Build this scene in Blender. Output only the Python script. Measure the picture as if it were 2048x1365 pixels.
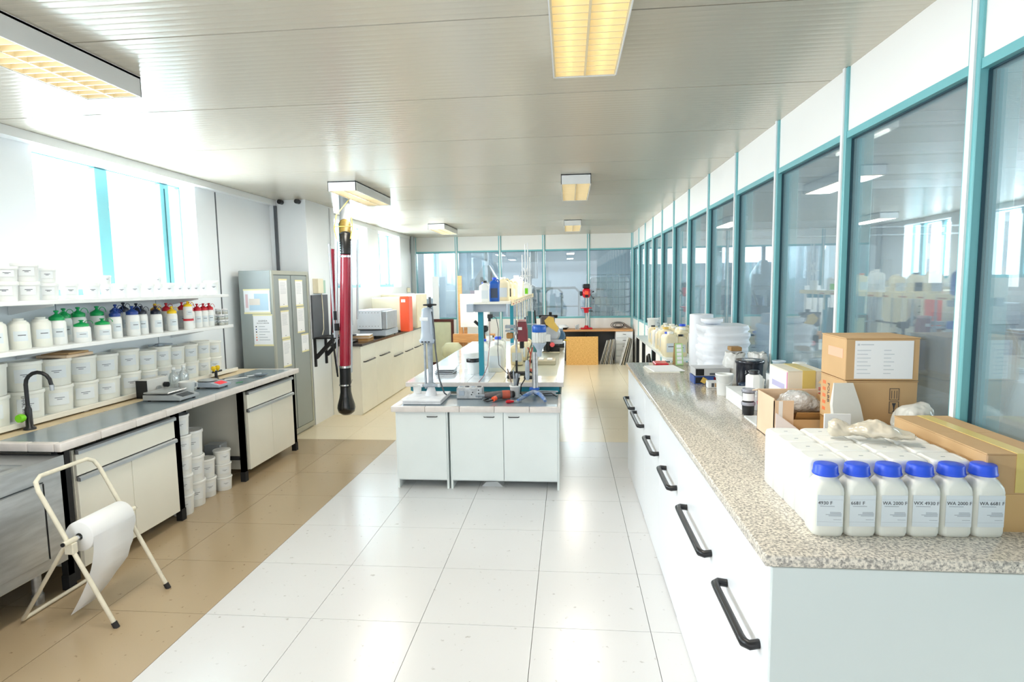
import bpy, bmesh, math, random
from mathutils import Vector, Matrix
random.seed(7)
PI = math.pi
S = bpy.context.scene
C = S.collection
for o in list(bpy.data.objects):
    bpy.data.objects.remove(o, do_unlink=True)

# ---------------------------------------------------------------- camera
def cam_axes(yaw, pitch, roll):
    a, b, c = map(math.radians, (yaw, pitch, roll))
    f = Vector((-math.sin(a)*math.cos(b), math.cos(a)*math.cos(b), -math.sin(b)))
    r = Vector((math.cos(a), math.sin(a), 0))
    u = r.cross(f)
    return math.cos(c)*r + math.sin(c)*u, -math.sin(c)*r + math.cos(c)*u, f
r_, u_, f_ = cam_axes(5.5145, 5.6024, -0.8961)
cam = bpy.data.objects.new('camera', bpy.data.cameras.new('camera'))
C.objects.link(cam)
M = Matrix.Identity(4)
for i in range(3):
    M[i][0], M[i][1], M[i][2] = r_[i], u_[i], -f_[i]
M[2][3] = 1.7803
cam.matrix_world = M
cam.data.sensor_width = 36.0
cam.data.lens = 1175.35/2048*36
cam.data.clip_start = 0.05
S.camera = cam

# ---------------------------------------------------------------- light and exposure
S.view_settings.view_transform = 'Standard'
S.view_settings.look = 'None'
S.view_settings.gamma = 1
S.view_settings.use_curve_mapping = False
S.view_settings.exposure = 0.41
S.cycles.use_denoising = True
S.cycles.max_bounces = 10
S.cycles.diffuse_bounces = 5
S.cycles.transparent_max_bounces = 16
S.cycles.caustics_reflective = False
S.cycles.caustics_refractive = False
S.cycles.sample_clamp_indirect = 6
W = bpy.data.worlds.new('world'); S.world = W
W.use_nodes = True
bg = W.node_tree.nodes['Background']
bg.inputs[0].default_value = (0.97, 0.98, 1.0, 1)
bg.inputs[1].default_value = 1.55

def area(name, loc, rot, sx, sy, power, col=(1, 1, 1)):
    l = bpy.data.lights.new(name, 'AREA'); l.shape = 'RECTANGLE'
    l.size, l.size_y, l.energy, l.color = sx, sy, power, col
    o = bpy.data.objects.new(name, l); C.objects.link(o)
    o.location, o.rotation_euler = loc, rot
    return o
# daylight through the windows of the left wall
DAY = (0.93, 0.97, 1.0)
for nm, yy, ln, pw in (('daylight', 4.78, 1.75, 110), ('daylight', 9.26, 1.75, 125), ('daylight', 11.45, 1.4, 110), ('daylight', 0.6, 1.9, 110)):
    area(nm, (-4.0, yy, 2.28), (0, -PI/2, 0), 1.0, ln, pw, DAY)
# added area lights that brighten the factory hall beyond the glass
area('hall_fill_light', (10.6, 7.0, 2.6), (0, PI/2, 0), 1.8, 14, 900, DAY)
area('hall_fill_light', (-2.0, 19.0, 3.2), (math.radians(-60), 0, 0), 6, 2, 420, DAY)

# ---------------------------------------------------------------- materials
def lin(c):
    return tuple((x/12.92 if x <= 0.04045 else ((x+0.055)/1.055)**2.4) for x in (v/255 for v in c))
MATS = {}
def mat(name, col, rough=0.5, metal=0.0, var=0.0, scale=8.0, bump=0.0, col2=None, coat=0.0, emit=None, estr=0.0, spec=0.5, sub=0.0, alpha=1.0, trans=0.0, stretch=None, detail=3.0, ramp=(0.35, 0.65)):
    if name in MATS: return MATS[name]
    m = bpy.data.materials.new(name); m.use_nodes = True
    nt = m.node_tree; b = nt.nodes['Principled BSDF']
    c1 = lin(col)
    b.inputs['Base Color'].default_value = (*c1, 1)
    b.inputs['Roughness'].default_value = rough
    b.inputs['Metallic'].default_value = metal
    b.inputs['Coat Weight'].default_value = coat
    b.inputs['Coat Roughness'].default_value = 0.08
    b.inputs['Specular IOR Level'].default_value = spec
    b.inputs['Alpha'].default_value = alpha
    b.inputs['Transmission Weight'].default_value = trans
    if sub:
        b.inputs['Subsurface Weight'].default_value = sub
        b.inputs['Subsurface Radius'].default_value = (0.02, 0.018, 0.014)
        b.inputs['Subsurface Scale'].default_value = 0.6
    if emit:
        b.inputs['Emission Color'].default_value = (*lin(emit), 1)
        b.inputs['Emission Strength'].default_value = estr
    if var or bump or col2:
        tc = nt.nodes.new('ShaderNodeTexCoord')
        n = nt.nodes.new('ShaderNodeTexNoise'); n.inputs['Scale'].default_value = scale
        n.inputs['Detail'].default_value = detail
        if stretch:
            mp = nt.nodes.new('ShaderNodeMapping'); mp.inputs['Scale'].default_value = stretch
            nt.links.new(tc.outputs['Object'], mp.inputs[0]); nt.links.new(mp.outputs[0], n.inputs['Vector'])
        else:
            nt.links.new(tc.outputs['Object'], n.inputs['Vector'])
        cr = nt.nodes.new('ShaderNodeValToRGB')
        cr.color_ramp.elements[0].position, cr.color_ramp.elements[1].position = ramp
        if col2: c2 = lin(col2)
        else: c2 = tuple(max(0, x*(1-var)) for x in c1)
        cr.color_ramp.elements[0].color = (*c2, 1); cr.color_ramp.elements[1].color = (*c1, 1)
        nt.links.new(n.outputs['Fac'], cr.inputs[0])
        nt.links.new(cr.outputs[0], b.inputs['Base Color'])
        if bump:
            bp = nt.nodes.new('ShaderNodeBump'); bp.inputs['Strength'].default_value = bump
            bp.inputs['Distance'].default_value = 0.01
            nt.links.new(n.outputs['Fac'], bp.inputs['Height']); nt.links.new(bp.outputs[0], b.inputs['Normal'])
    MATS[name] = m
    return m
def glass_mat(name, tint, rmin=0.06, rmax=0.55, base=0.0, basecol=(200, 215, 225)):
    m = bpy.data.materials.new(name); m.use_nodes = True
    nt = m.node_tree; nt.nodes.clear()
    out = nt.nodes.new('ShaderNodeOutputMaterial'); tr = nt.nodes.new('ShaderNodeBsdfTransparent')
    gl = nt.nodes.new('ShaderNodeBsdfGlossy'); mx = nt.nodes.new('ShaderNodeMixShader')
    fr = nt.nodes.new('ShaderNodeFresnel'); fr.inputs[0].default_value = 1.5
    mr = nt.nodes.new('ShaderNodeMapRange'); mr.inputs[1].default_value = 0.04; mr.inputs[2].default_value = 1.0
    mr.inputs[3].default_value = rmin; mr.inputs[4].default_value = rmax
    tr.inputs[0].default_value = (*tint, 1); gl.inputs['Roughness'].default_value = 0.0
    gl.inputs['Color'].default_value = (0.95, 0.98, 1, 1)
    nt.links.new(fr.outputs[0], mr.inputs[0]); nt.links.new(mr.outputs[0], mx.inputs[0])
    if base:
        df = nt.nodes.new('ShaderNodeBsdfDiffuse'); df.inputs[0].default_value = (*lin(basecol), 1)
        m2 = nt.nodes.new('ShaderNodeMixShader'); m2.inputs[0].default_value = base
        nt.links.new(tr.outputs[0], m2.inputs[1]); nt.links.new(df.outputs[0], m2.inputs[2]); nt.links.new(m2.outputs[0], mx.inputs[1])
    else:
        nt.links.new(tr.outputs[0], mx.inputs[1])
    nt.links.new(gl.outputs[0], mx.inputs[2]); nt.links.new(mx.outputs[0], out.inputs[0])
    return m
TEAL = mat('teal paint', (116, 184, 190), 0.35, var=0.06, scale=3)
TEALD = mat('teal island paint', (20, 140, 162), 0.4, var=0.12, scale=5)
TEALK = mat('dark teal shade and seal', (20, 82, 88), 0.45, var=0.1, scale=5)
WHT = mat('white paint', (238, 240, 240), 0.45, var=0.03, scale=2)
WALLM = mat('white wall panel', (236, 240, 243), 0.5, var=0.03, scale=1.5)
PANW = mat('white top panel', (243, 242, 238), 0.5, var=0.02, scale=1.5)
CREAM = mat('cream laminate', (238, 236, 224), 0.4, var=0.03, scale=3)
LAMW = mat('white laminate', (240, 243, 246), 0.32, var=0.02, scale=2)
LAMC = mat('cool white laminate', (228, 236, 236), 0.35, var=0.03, scale=4)
GRAPH = mat('grey laboratory tile', (128, 143, 152), 0.25, var=0.06, scale=6, coat=0.3)
EDGE = mat('pale ceramic edge', (222, 216, 212), 0.3, var=0.08, scale=18, coat=0.2)
EDGEG = mat('edge joint', (120, 112, 108), 0.7)
SAND = mat('sandy worktop', (228, 208, 172), 0.5, var=0.15, scale=8)
BLK = mat('black plastic', (16, 18, 22), 0.35, var=0.1, scale=10)
BLKM = mat('black metal', (20, 21, 24), 0.7, var=0.2, scale=10)
STEEL = mat('brushed steel', (200, 203, 205), 0.3, metal=0.75, var=0.18, scale=6, stretch=(1, 1, 6))
ALU = mat('aluminium', (190, 196, 202), 0.35, metal=0.6, var=0.08, scale=10)
CHROME = mat('chrome', (220, 222, 224), 0.12, metal=1.0)
LOCK = mat('grey green locker steel', (150, 158, 156), 0.38, var=0.05, scale=2)
LOCKD = mat('locker frame steel', (170, 172, 160), 0.4, var=0.05, scale=2)
TUB = mat('white tub plastic', (238, 240, 238), 0.4, var=0.02, scale=9, sub=0.15)
TUBC = mat('cream tub plastic', (243, 242, 233), 0.4, var=0.03, scale=9, sub=0.15)
MILK = mat('milky plastic', (232, 234, 226), 0.35, var=0.03, scale=12, sub=0.2)
YMILK = mat('yellowed milky plastic', (242, 230, 196), 0.35, var=0.06, scale=12, sub=0.2)
PAPER = mat('paper', (238, 240, 242), 0.7)
LBL = mat('label paper', (216, 225, 230), 0.55)
INK = mat('ink', (60, 62, 68), 0.7)
INKG = mat('faint ink', (150, 158, 166), 0.7)
BLUEC = mat('blue cap', (38, 84, 222), 0.38, var=0.06, scale=20)
GREENC = mat('green cap', (0, 158, 84), 0.35)
NAVYC = mat('navy cap', (24, 62, 140), 0.35)
INKC = mat('dark navy cap', (22, 28, 48), 0.35)
YELC = mat('yellow cap', (245, 205, 20), 0.35)
REDC = mat('red cap', (200, 18, 40), 0.35)
BRNC = mat('brown cap', (160, 100, 60), 0.4)
PINK = mat('pink dye', (240, 80, 150), 0.4)
CARD = mat('cardboard', (204, 168, 122), 0.7, var=0.08, scale=5, bump=0.1)
CARDL = mat('pale cardboard', (232, 205, 175), 0.7, var=0.08, scale=5, bump=0.1)
CARDD = mat('inner cardboard', (176, 132, 76), 0.75, var=0.1, scale=5)
TAPE = mat('yellow tape', (222, 200, 120), 0.35)
TAPEC = mat('clear tape', (214, 176, 120), 0.2)
ORNG = mat('orange print', (235, 120, 70), 0.6)
REDP = mat('red print', (225, 80, 80), 0.6)
FOAM = mat('foam wrap', (236, 240, 246), 0.5, var=0.04, scale=6, bump=0.5)
BAGM = mat('white plastic bag', (226, 226, 222), 0.3, var=0.1, scale=7, bump=0.6)
BAGC = mat('creased clear bag', (222, 212, 192), 0.15, var=0.15, scale=9, bump=0.8, coat=0.5)
BUBB = mat('bubble wrap', (205, 205, 205), 0.15, var=0.12, scale=60, bump=0.9, coat=0.5)
WOOD = mat('beech wood', (222, 168, 112), 0.45, col2=(205, 146, 92), scale=4, stretch=(1, 12, 12))
WOODD = mat('dark red wood', (82, 34, 30), 0.45, var=0.2, scale=8)
OSB = mat('particle board', (236, 190, 118), 0.6, col2=(212, 160, 84), scale=26, stretch=(1, 3, 3), detail=5, bump=0.1)
RED = mat('red enamel', (206, 22, 40), 0.3, var=0.08, scale=10)
MAROON = mat('maroon enamel', (120, 14, 32), 0.32, var=0.1, scale=10)
REDTUBE = mat('red duct tube', (160, 8, 44), 0.25, var=0.08, scale=3, coat=0.5)
BLUEM = mat('blue enamel', (24, 92, 184), 0.35, var=0.1, scale=10)
BLUES = mat('dusty blue enamel', (60, 110, 180), 0.5, col2=(170, 180, 192), scale=16)
DUSTG = mat('dusty grey metal', (168, 178, 188), 0.45, var=0.25, scale=18)
DUSTW = mat('plaster dusted board', (226, 228, 232), 0.6, var=0.15, scale=12)
GREYM = mat('grey enamel', (178, 190, 204), 0.35, var=0.1, scale=8)
DGREY = mat('dark grey panel', (88, 92, 98), 0.5, var=0.15, scale=4)
ORANGE = mat('orange enamel', (250, 92, 52), 0.35, var=0.05, scale=6)
OVENW = mat('oven white', (226, 234, 244), 0.35, var=0.03, scale=5)
BEIGE = mat('beige enamel', (232, 224, 196), 0.4, var=0.05, scale=5)
YELG = mat('yellow guard', (232, 196, 100), 0.45, var=0.08, scale=12)
BLEACH = mat('granite base', (200, 196, 186), 0.2)
BROWNB = mat('brown paper bag', (165, 128, 80), 0.7)
LIME = mat('lime plastic', (120, 205, 20), 0.35)
PGREEN = mat('pale green card', (178, 214, 150), 0.55)
NAVY = mat('navy plastic', (40, 62, 92), 0.3, var=0.15, scale=8)
BLUSH = mat('pale blue plastic', (214, 232, 244), 0.35, sub=0.1)
TUBE_ON = mat('lamp tube', (255, 250, 230), 0.5, emit=(255, 236, 190), estr=2.2)
TUBE_W = mat('white lamp tube', (255, 255, 255), 0.5, emit=(255, 246, 230), estr=1.6)
LOUVW = mat('lamp louvre', (246, 232, 196), 0.25, metal=0.2)
LED = mat('red display', (200, 40, 50), 0.3, emit=(255, 50, 60), estr=0.35)
LCD = mat('dark display', (60, 66, 74), 0.2)
GREENT = mat('green tank plastic', (206, 210, 180), 0.5, var=0.08, scale=6)
RUBBER = mat('dark rubber', (38, 36, 38), 0.7)
TOOLG = mat('dusty tool plastic', (110, 104, 106), 0.6, var=0.35, scale=14)
TOOLR = mat('dusty red tool plastic', (196, 92, 70), 0.5, var=0.25, scale=14)
HALLW = mat('hall wall panel', (176, 188, 198), 0.6, var=0.08, scale=1)
HALLC = mat('hall ceiling', (176, 184, 188), 0.4, var=0.05, scale=1)
HALLF = mat('hall floor', (112, 120, 128), 0.35, var=0.15, scale=1.2)
HMACH = mat('hall machine paint', (96, 112, 128), 0.5, var=0.2, scale=2)
HRACK = mat('hall rack steel', (150, 158, 164), 0.4, metal=0.4)
HBLUE = mat('hall blue enamel', (70, 100, 136), 0.5, var=0.15, scale=2)
IBC = mat('milky tank plastic', (206, 214, 220), 0.5, var=0.06, scale=2)
GLASS = glass_mat('partition glass', (0.88, 0.94, 0.95), 0.08, 0.6, 0.16, (190, 204, 210))
WGLASS = glass_mat('window glass', (0.95, 0.98, 1.0), 0.04, 0.4)
CLEAR = glass_mat('clear glassware', (0.88, 0.92, 0.94), 0.12, 0.6, 0.25, (225, 232, 238))

def ceiling_mat():
    m = mat('ceiling sheet', (206, 200, 185), 0.25, metal=0.15, var=0.02, scale=1)
    return m
CEIL = ceiling_mat()
def granite():
    m = bpy.data.materials.new('speckled granite'); m.use_nodes = True
    nt = m.node_tree; b = nt.nodes['Principled BSDF']
    tc = nt.nodes.new('ShaderNodeTexCoord')
    def noise(sc, det, p0, p1, c0, c1):
        n = nt.nodes.new('ShaderNodeTexNoise'); n.inputs['Scale'].default_value = sc; n.inputs['Detail'].default_value = det
        nt.links.new(tc.outputs['Object'], n.inputs['Vector'])
        r = nt.nodes.new('ShaderNodeValToRGB'); r.color_ramp.elements[0].position = p0; r.color_ramp.elements[1].position = p1
        r.color_ramp.elements[0].color = (*lin(c0), 1); r.color_ramp.elements[1].color = (*lin(c1), 1)
        nt.links.new(n.outputs['Fac'], r.inputs[0]); return r
    a = noise(120, 5, 0.36, 0.6, (150, 146, 140), (228, 220, 206))
    s = noise(190, 2, 0.28, 0.38, (96, 102, 110), (255, 255, 255))
    mx = nt.nodes.new('ShaderNodeMix'); mx.data_type = 'RGBA'; mx.blend_type = 'MULTIPLY'; mx.inputs[0].default_value = 0.9
    nt.links.new(a.outputs[0], mx.inputs[6]); nt.links.new(s.outputs[0], mx.inputs[7])
    nt.links.new(mx.outputs[2], b.inputs['Base Color'])
    b.inputs['Roughness'].default_value = 0.13
    return m
GRAN = granite()
def tile_mat(name, base, scuff):
    m = bpy.data.materials.new(name); m.use_nodes = True
    nt = m.node_tree; b = nt.nodes['Principled BSDF']
    g = nt.nodes.new('ShaderNodeNewGeometry')
    n = nt.nodes.new('ShaderNodeTexNoise'); n.inputs['Scale'].default_value = 26; n.inputs['Detail'].default_value = 5
    nt.links.new(g.outputs['Position'], n.inputs['Vector'])
    r = nt.nodes.new('ShaderNodeValToRGB')
    e = r.color_ramp.elements; e[0].position = 0.27; e[1].position = 0.335
    e[0].color = (*lin(scuff), 1); e[1].color = (*lin(base), 1)
    nt.links.new(n.outputs['Fac'], r.inputs[0])
    n2 = nt.nodes.new('ShaderNodeTexNoise'); n2.inputs['Scale'].default_value = 1.3
    nt.links.new(g.outputs['Position'], n2.inputs['Vector'])
    r2 = nt.nodes.new('ShaderNodeValToRGB'); r2.color_ramp.elements[0].color = (0.93, 0.93, 0.93, 1); r2.color_ramp.elements[1].color = (1, 1, 1, 1)
    nt.links.new(n2.outputs['Fac'], r2.inputs[0])
    mx = nt.nodes.new('ShaderNodeMix'); mx.data_type = 'RGBA'; mx.blend_type = 'MULTIPLY'; mx.inputs[0].default_value = 1
    nt.links.new(r.outputs[0], mx.inputs[6]); nt.links.new(r2.outputs[0], mx.inputs[7])
    nt.links.new(mx.outputs[2], b.inputs['Base Color'])
    b.inputs['Roughness'].default_value = 0.22
    return m
TILEW = tile_mat('pale floor tile', (222, 222, 222), (190, 188, 186))
TILET = tile_mat('tan floor tile', (182, 162, 132), (142, 122, 96))
TILEC = tile_mat('cream warm light tile', (236, 224, 196), (200, 188, 164))  # cream puts the warm cast of the light on the right floor into colour
GROUT = mat('floor joint', (120, 112, 100), 0.8)

# ---------------------------------------------------------------- mesh builder
class B:
    def __init__(s):
        s.v = []; s.f = []; s.mi = []; s.sm = []; s.T = Matrix.Identity(4); s.m = 0
    def at(s, loc=(0, 0, 0), rx=0, ry=0, rz=0, sc=1):
        s.T = Matrix.Translation(loc) @ Matrix.Rotation(rz, 4, 'Z') @ Matrix.Rotation(ry, 4, 'Y') @ Matrix.Rotation(rx, 4, 'X') @ Matrix.Scale(sc, 4)
        return s
    def mt(s, i): s.m = i; return s
    def add(s, vs, fs, sm=False):
        n = len(s.v)
        s.v += [tuple(s.T @ Vector(p)) for p in vs]
        for f in fs:
            s.f.append(tuple(n+i for i in f)); s.mi.append(s.m); s.sm.append(sm)
        return s
    def box(s, x0, y0, z0, x1, y1, z1, bev=0.0, seg=1):
        if x1 < x0: x0, x1 = x1, x0
        if y1 < y0: y0, y1 = y1, y0
        if z1 < z0: z0, z1 = z1, z0
        if bev:
            bm = bmesh.new(); bmesh.ops.create_cube(bm, size=1)
            for v in bm.verts:
                v.co = Vector(((x0+x1)/2+v.co.x*(x1-x0), (y0+y1)/2+v.co.y*(y1-y0), (z0+z1)/2+v.co.z*(z1-z0)))
            bmesh.ops.bevel(bm, geom=bm.edges[:], offset=bev, segments=seg, affect='EDGES', profile=0.5)
            bm.verts.index_update()
            s.add([v.co[:] for v in bm.verts], [[v.index for v in f.verts] for f in bm.faces], seg > 1)
            bm.free(); return s
        vs = [(x0, y0, z0), (x1, y0, z0), (x1, y1, z0), (x0, y1, z0), (x0, y0, z1), (x1, y0, z1), (x1, y1, z1), (x0, y1, z1)]
        return s.add(vs, [(3, 2, 1, 0), (4, 5, 6, 7), (0, 1, 5, 4), (1, 2, 6, 5), (2, 3, 7, 6), (3, 0, 4, 7)])
    def bc(s, cx, cy, z0, w, d, h, bev=0.0, seg=1): return s.box(cx-w/2, cy-d/2, z0, cx+w/2, cy+d/2, z0+h, bev, seg)
    def loft(s, secs, cap0=True, cap1=True, sm=True, close=True):
        n = len(secs[0]); vs = [p for q in secs for p in q]; fs = []
        for i in range(len(secs)-1):
            for j in range(n if close else n-1):
                a, b = i*n+j, i*n+(j+1) % n
                fs.append((a, b, b+n, a+n))
        s.add(vs, fs, sm)
        if cap0: s.add(list(secs[0]), [tuple(range(n-1, -1, -1))])
        if cap1: s.add(list(secs[-1]), [tuple(range(n))])
        return s
    def lathe(s, prof, cx=0, cy=0, n=20, cap0=True, cap1=True, ax='z', sm=True):
        secs = []
        for r, z in prof:
            q = []
            for i in range(n):
                a = 2*PI*i/n; x, y = r*math.cos(a), r*math.sin(a)
                if ax == 'z': q.append((cx+x, cy+y, z))
                elif ax == 'x': q.append((z, cx+x, cy+y))
                else: q.append((cx+y, z, cy+x))
            secs.append(q)
        return s.loft(secs, cap0, cap1, sm)
    def cyl(s, r, z0, z1, cx=0, cy=0, n=16, ax='z', r2=None):
        return s.lathe([(r, z0), (r if r2 is None else r2, z1)], cx, cy, n, ax=ax)
    def tube(s, pts, r, n=8, close=False, caps=True):
        pts = [Vector(p) for p in pts]; secs = []; up = None
        N = len(pts)
        for i, p in enumerate(pts):
            if close: t = pts[(i+1) % N]-pts[i-1]
            else: t = pts[min(i+1, N-1)]-pts[max(i-1, 0)]
            t.normalize()
            if up is None:
                up = Vector((0, 0, 1)) if abs(t.z) < 0.9 else Vector((1, 0, 0))
            a = t.cross(up)
            if a.length < 1e-5: a = t.cross(Vector((0, 1, 0)))
            a.normalize(); b = a.cross(t); b.normalize(); up = b
            rr = r[i] if isinstance(r, (list, tuple)) else r
            secs.append([tuple(p+a*rr*math.cos(2*PI*k/n)+b*rr*math.sin(2*PI*k/n)) for k in range(n)])
        if close: secs.append(secs[0]); caps = False
        return s.loft(secs, caps, caps)
    def prism(s, pts, y0, y1, ax='y'):
        n = len(pts)
        def P(p, t):
            return (p[0], t, p[1]) if ax == 'y' else ((t, p[0], p[1]) if ax == 'x' else (p[0], p[1], t))
        vs = [P(p, y0) for p in pts]+[P(p, y1) for p in pts]
        fs = [tuple(range(n-1, -1, -1)), tuple(range(n, 2*n))]+[(i, (i+1) % n, (i+1) % n+n, i+n) for i in range(n)]
        return s.add(vs, fs)
    def arc(s, r, a0, a1, z0, z1, n=8):
        vs = []; fs = []
        for i in range(n+1):
            a = a0+(a1-a0)*i/n
            vs += [(r*math.cos(a), r*math.sin(a), z0), (r*math.cos(a), r*math.sin(a), z1)]
        for i in range(n): fs.append((2*i, 2*i+2, 2*i+3, 2*i+1))
        return s.add(vs, fs, True)
    def ball(s, r, c=(0, 0, 0), n=12, sx=1, sy=1, sz=1):
        prof = [(max(1e-4, r*math.sin(PI*i/8)), -r*math.cos(PI*i/8)) for i in range(9)]
        secs = [[(c[0]+sx*q*math.cos(2*PI*k/n), c[1]+sy*q*math.sin(2*PI*k/n), c[2]+sz*z) for k in range(n)] for q, z in prof]
        return s.loft(secs)
    def obj(s, name, mats, parent=None, loc=(0, 0, 0), rz=0, fix=True):
        me = bpy.data.meshes.new(name)
        me.from_pydata(s.v, [], s.f)
        if not isinstance(mats, (list, tuple)): mats = [mats]
        for m in mats: me.materials.append(m)
        me.polygons.foreach_set('material_index', s.mi)
        me.polygons.foreach_set('use_smooth', s.sm)
        if fix:
            bm = bmesh.new(); bm.from_mesh(me)
            bmesh.ops.recalc_face_normals(bm, faces=bm.faces[:]); bm.to_mesh(me); bm.free()
        me.update()
        o = bpy.data.objects.new(name, me); C.objects.link(o)
        o.location = loc; o.rotation_euler = (0, 0, rz)
        if parent: o.parent = parent
        return o
def tag(o, label, cat, group=None):
    o['label'] = label; o['category'] = cat
    if group: o['group'] = group
    return o
def thing(name, label, cat, loc=(0, 0, 0), rz=0, group=None, rx=0, ry=0):
    o = bpy.data.objects.new(name, None); C.objects.link(o)
    o.empty_display_size = 0.05
    o.location = loc; o.rotation_euler = (rx, ry, rz)
    return tag(o, label, cat, group)
def struct(name, loc=(0, 0, 0)):
    o = bpy.data.objects.new(name, None); C.objects.link(o); o.location = loc; o['kind'] = 'structure'; return o
def dup(root, loc, rz=0, label=None, group=None, sc=None):
    r = root.copy(); C.objects.link(r); r.location = loc; r.rotation_euler = (0, 0, rz)
    if label: r['label'] = label
    if group: r['group'] = group
    if sc: r.scale = sc if isinstance(sc, tuple) else (sc, sc, sc)
    for ch in list(root.children):
        c = ch.copy(); C.objects.link(c); c.parent = r
        for g in ch.children:
            d = g.copy(); C.objects.link(d); d.parent = c
    return r
class Proto:
    """builds a kind once, moves the first one into place, copies the rest"""
    def __init__(s, make): s.make = make; s.src = None
    def put(s, loc, rz, label, group=None, sc=None):
        if s.src is None:
            s.src = s.make(); o = s.src
            o.location = loc; o.rotation_euler = (0, 0, rz); o['label'] = label
            if group: o['group'] = group
            o.scale = (1, 1, 1) if sc is None else (sc if isinstance(sc, tuple) else (sc, sc, sc))
            return o
        o = dup(s.src, loc, rz, label, group)
        o.scale = (1, 1, 1) if sc is None else (sc if isinstance(sc, tuple) else (sc, sc, sc))
        if group is None and 'group' in o: del o['group']
        return o
def rr(w, d, r, z, cx=0, cy=0, n=4):
    q = []
    for k, (sx, sy) in enumerate(((1, 1), (-1, 1), (-1, -1), (1, -1))):
        for i in range(n+1):
            a = PI/2*k+PI/2*i/n
            q.append((cx+sx*(w/2-r)+r*math.cos(a), cy+sy*(d/2-r)+r*math.sin(a), z))
    return q
def text(txt, size, m, parent, loc, rot, name='lettering', extr=0.0002, align='LEFT'):
    cu = bpy.data.curves.new(name, 'FONT'); cu.body = txt; cu.size = size; cu.extrude = extr; cu.resolution_u = 2; cu.align_x = align
    t = bpy.data.objects.new(name, cu)
    me = bpy.data.meshes.new_from_object(t)
    bpy.data.objects.remove(t); me.materials.clear(); me.materials.append(m)
    o = bpy.data.objects.new(name, me); C.objects.link(o); o.parent = parent
    o.location = loc; o.rotation_euler = rot
    return o
NTH = ['first', 'second', 'third', 'fourth', 'fifth', 'sixth', 'seventh', 'eighth', 'ninth', 'tenth', 'eleventh', 'twelfth', 'thirteenth', 'fourteenth', 'fifteenth', 'sixteenth', 'seventeenth', 'eighteenth']

# ================================================================ ROOM
XL, XR, YB, H = -3.63, 1.445, 13.45, 2.86
Y0 = -3.2
# floor: base slab with single tiles
fl = B().box(-3.93, Y0, -0.14, 12, 20, -0.02).obj('floor', GROUT); fl['kind'] = 'structure'
tb = B().box(-0.2985, -0.2985, -0.0199, 0.2985, 0.2985, 0)
tw = tb.obj('tile', TILEW, fl); tt = tb.obj('tile', TILET, fl); tc_ = tb.obj('tile', TILEC, fl)
TX = [-1.3917+0.6*k for k in range(-4, 5)]; TY = [4.6876+0.6*k for k in range(-13, 15)]
used = set()
for x in TX:
    for y in TY:
        cx, cy = x+0.3, y+0.3
        if cx > 1.45: continue
        src = tt if (cx < -1.99 and cy < 6.48) else (tc_ if cy > 6.48 and (cx < -1.99 or cx > 0.0 or cy > 9) else tw)
        if src not in used: o = src; used.add(src)
        else: o = src.copy(); C.objects.link(o)
        o.location = (cx, cy, 0)
    
# ceiling: transverse metal panels with fine ribs
ce = struct('ceiling', (0, 0, H))
pb = B()
vs = []; fs = []; prof = [(-0.494, 0.03), (-0.496, 0.0)]
y = -0.498
NR = 20; pit = 0.996/NR
for k in range(NR):
    y0 = -0.498+k*pit
    prof += [(y0+pit*0.12, 0.0), (y0+pit*0.5, -0.0005), (y0+pit*0.88, 0.0), (y0+pit*0.94, 0.0008)]
prof += [(0.496, 0.0), (0.494, 0.03)]
for yy, zz in prof: vs += [(XL-0.09, yy, zz), (XR+0.05, yy, zz)]
for i in range(len(prof)-1): fs.append((2*i, 2*i+1, 2*i+3, 2*i+2))
pb.add(vs, fs)
p0 = pb.obj('ceiling_panel', CEIL, ce, fix=False)
for k in range(17):
    o = p0 if k == 0 else p0.copy()
    if k: C.objects.link(o); o.parent = ce
    o.location = (0, -3.0+k, 0)
B().box(XL-0.2, Y0, 0.035, XR+0.1, YB+0.1, 0.15).obj('ceiling_slab', WHT, ce)

# left wall with its windows
wl = struct('wall_left'); wf = struct('wall_left_far'); wp = struct('wall_pillar')
def wallbox(parent, x0, x1, y0, y1, z0, z1, nm='wall_panel', m=WALLM):
    return B().box(x0, y0, z0, x1, y1, z1).obj(nm, m, parent)
WINS = [(-0.4, 1.5, 1.74, 2.79, -3.72), (3.87, 5.68, 1.74, 2.79, -3.72), (8.37, 10.15, 1.75, 2.78, -3.5), (10.76, 12.15, 1.75, 2.78, -3.5)]
OUT = -3.93
prev = Y0
for i, (y0, y1, z0, z1, xw) in enumerate(WINS):
    wallbox(wl if i < 2 else wf, OUT, xw, y0, y1, 0, z0); wallbox(wl if i < 2 else wf, OUT, xw, y0, y1, z1, H)
wallbox(wl, OUT, -3.72, Y0, -0.4, 0, H); wallbox(wl, OUT, -3.72, 1.5, 3.87, 0, H)
wallbox(wl, OUT, -3.72, 5.68, 6.02, 0, H); wallbox(wl, OUT, -3.72, 6.028, 7.17, 0, H)
wallbox(wp, OUT, -3.25, 7.17, 8.06, 0, H, 'pillar')
wallbox(wf, OUT, -3.5, 8.06, 8.37, 0, H); wallbox(wf, OUT, -3.5, 10.15, 10.76, 0, H); wallbox(wf, OUT, -3.5, 12.15, YB+0.1, 0, H)
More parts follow.
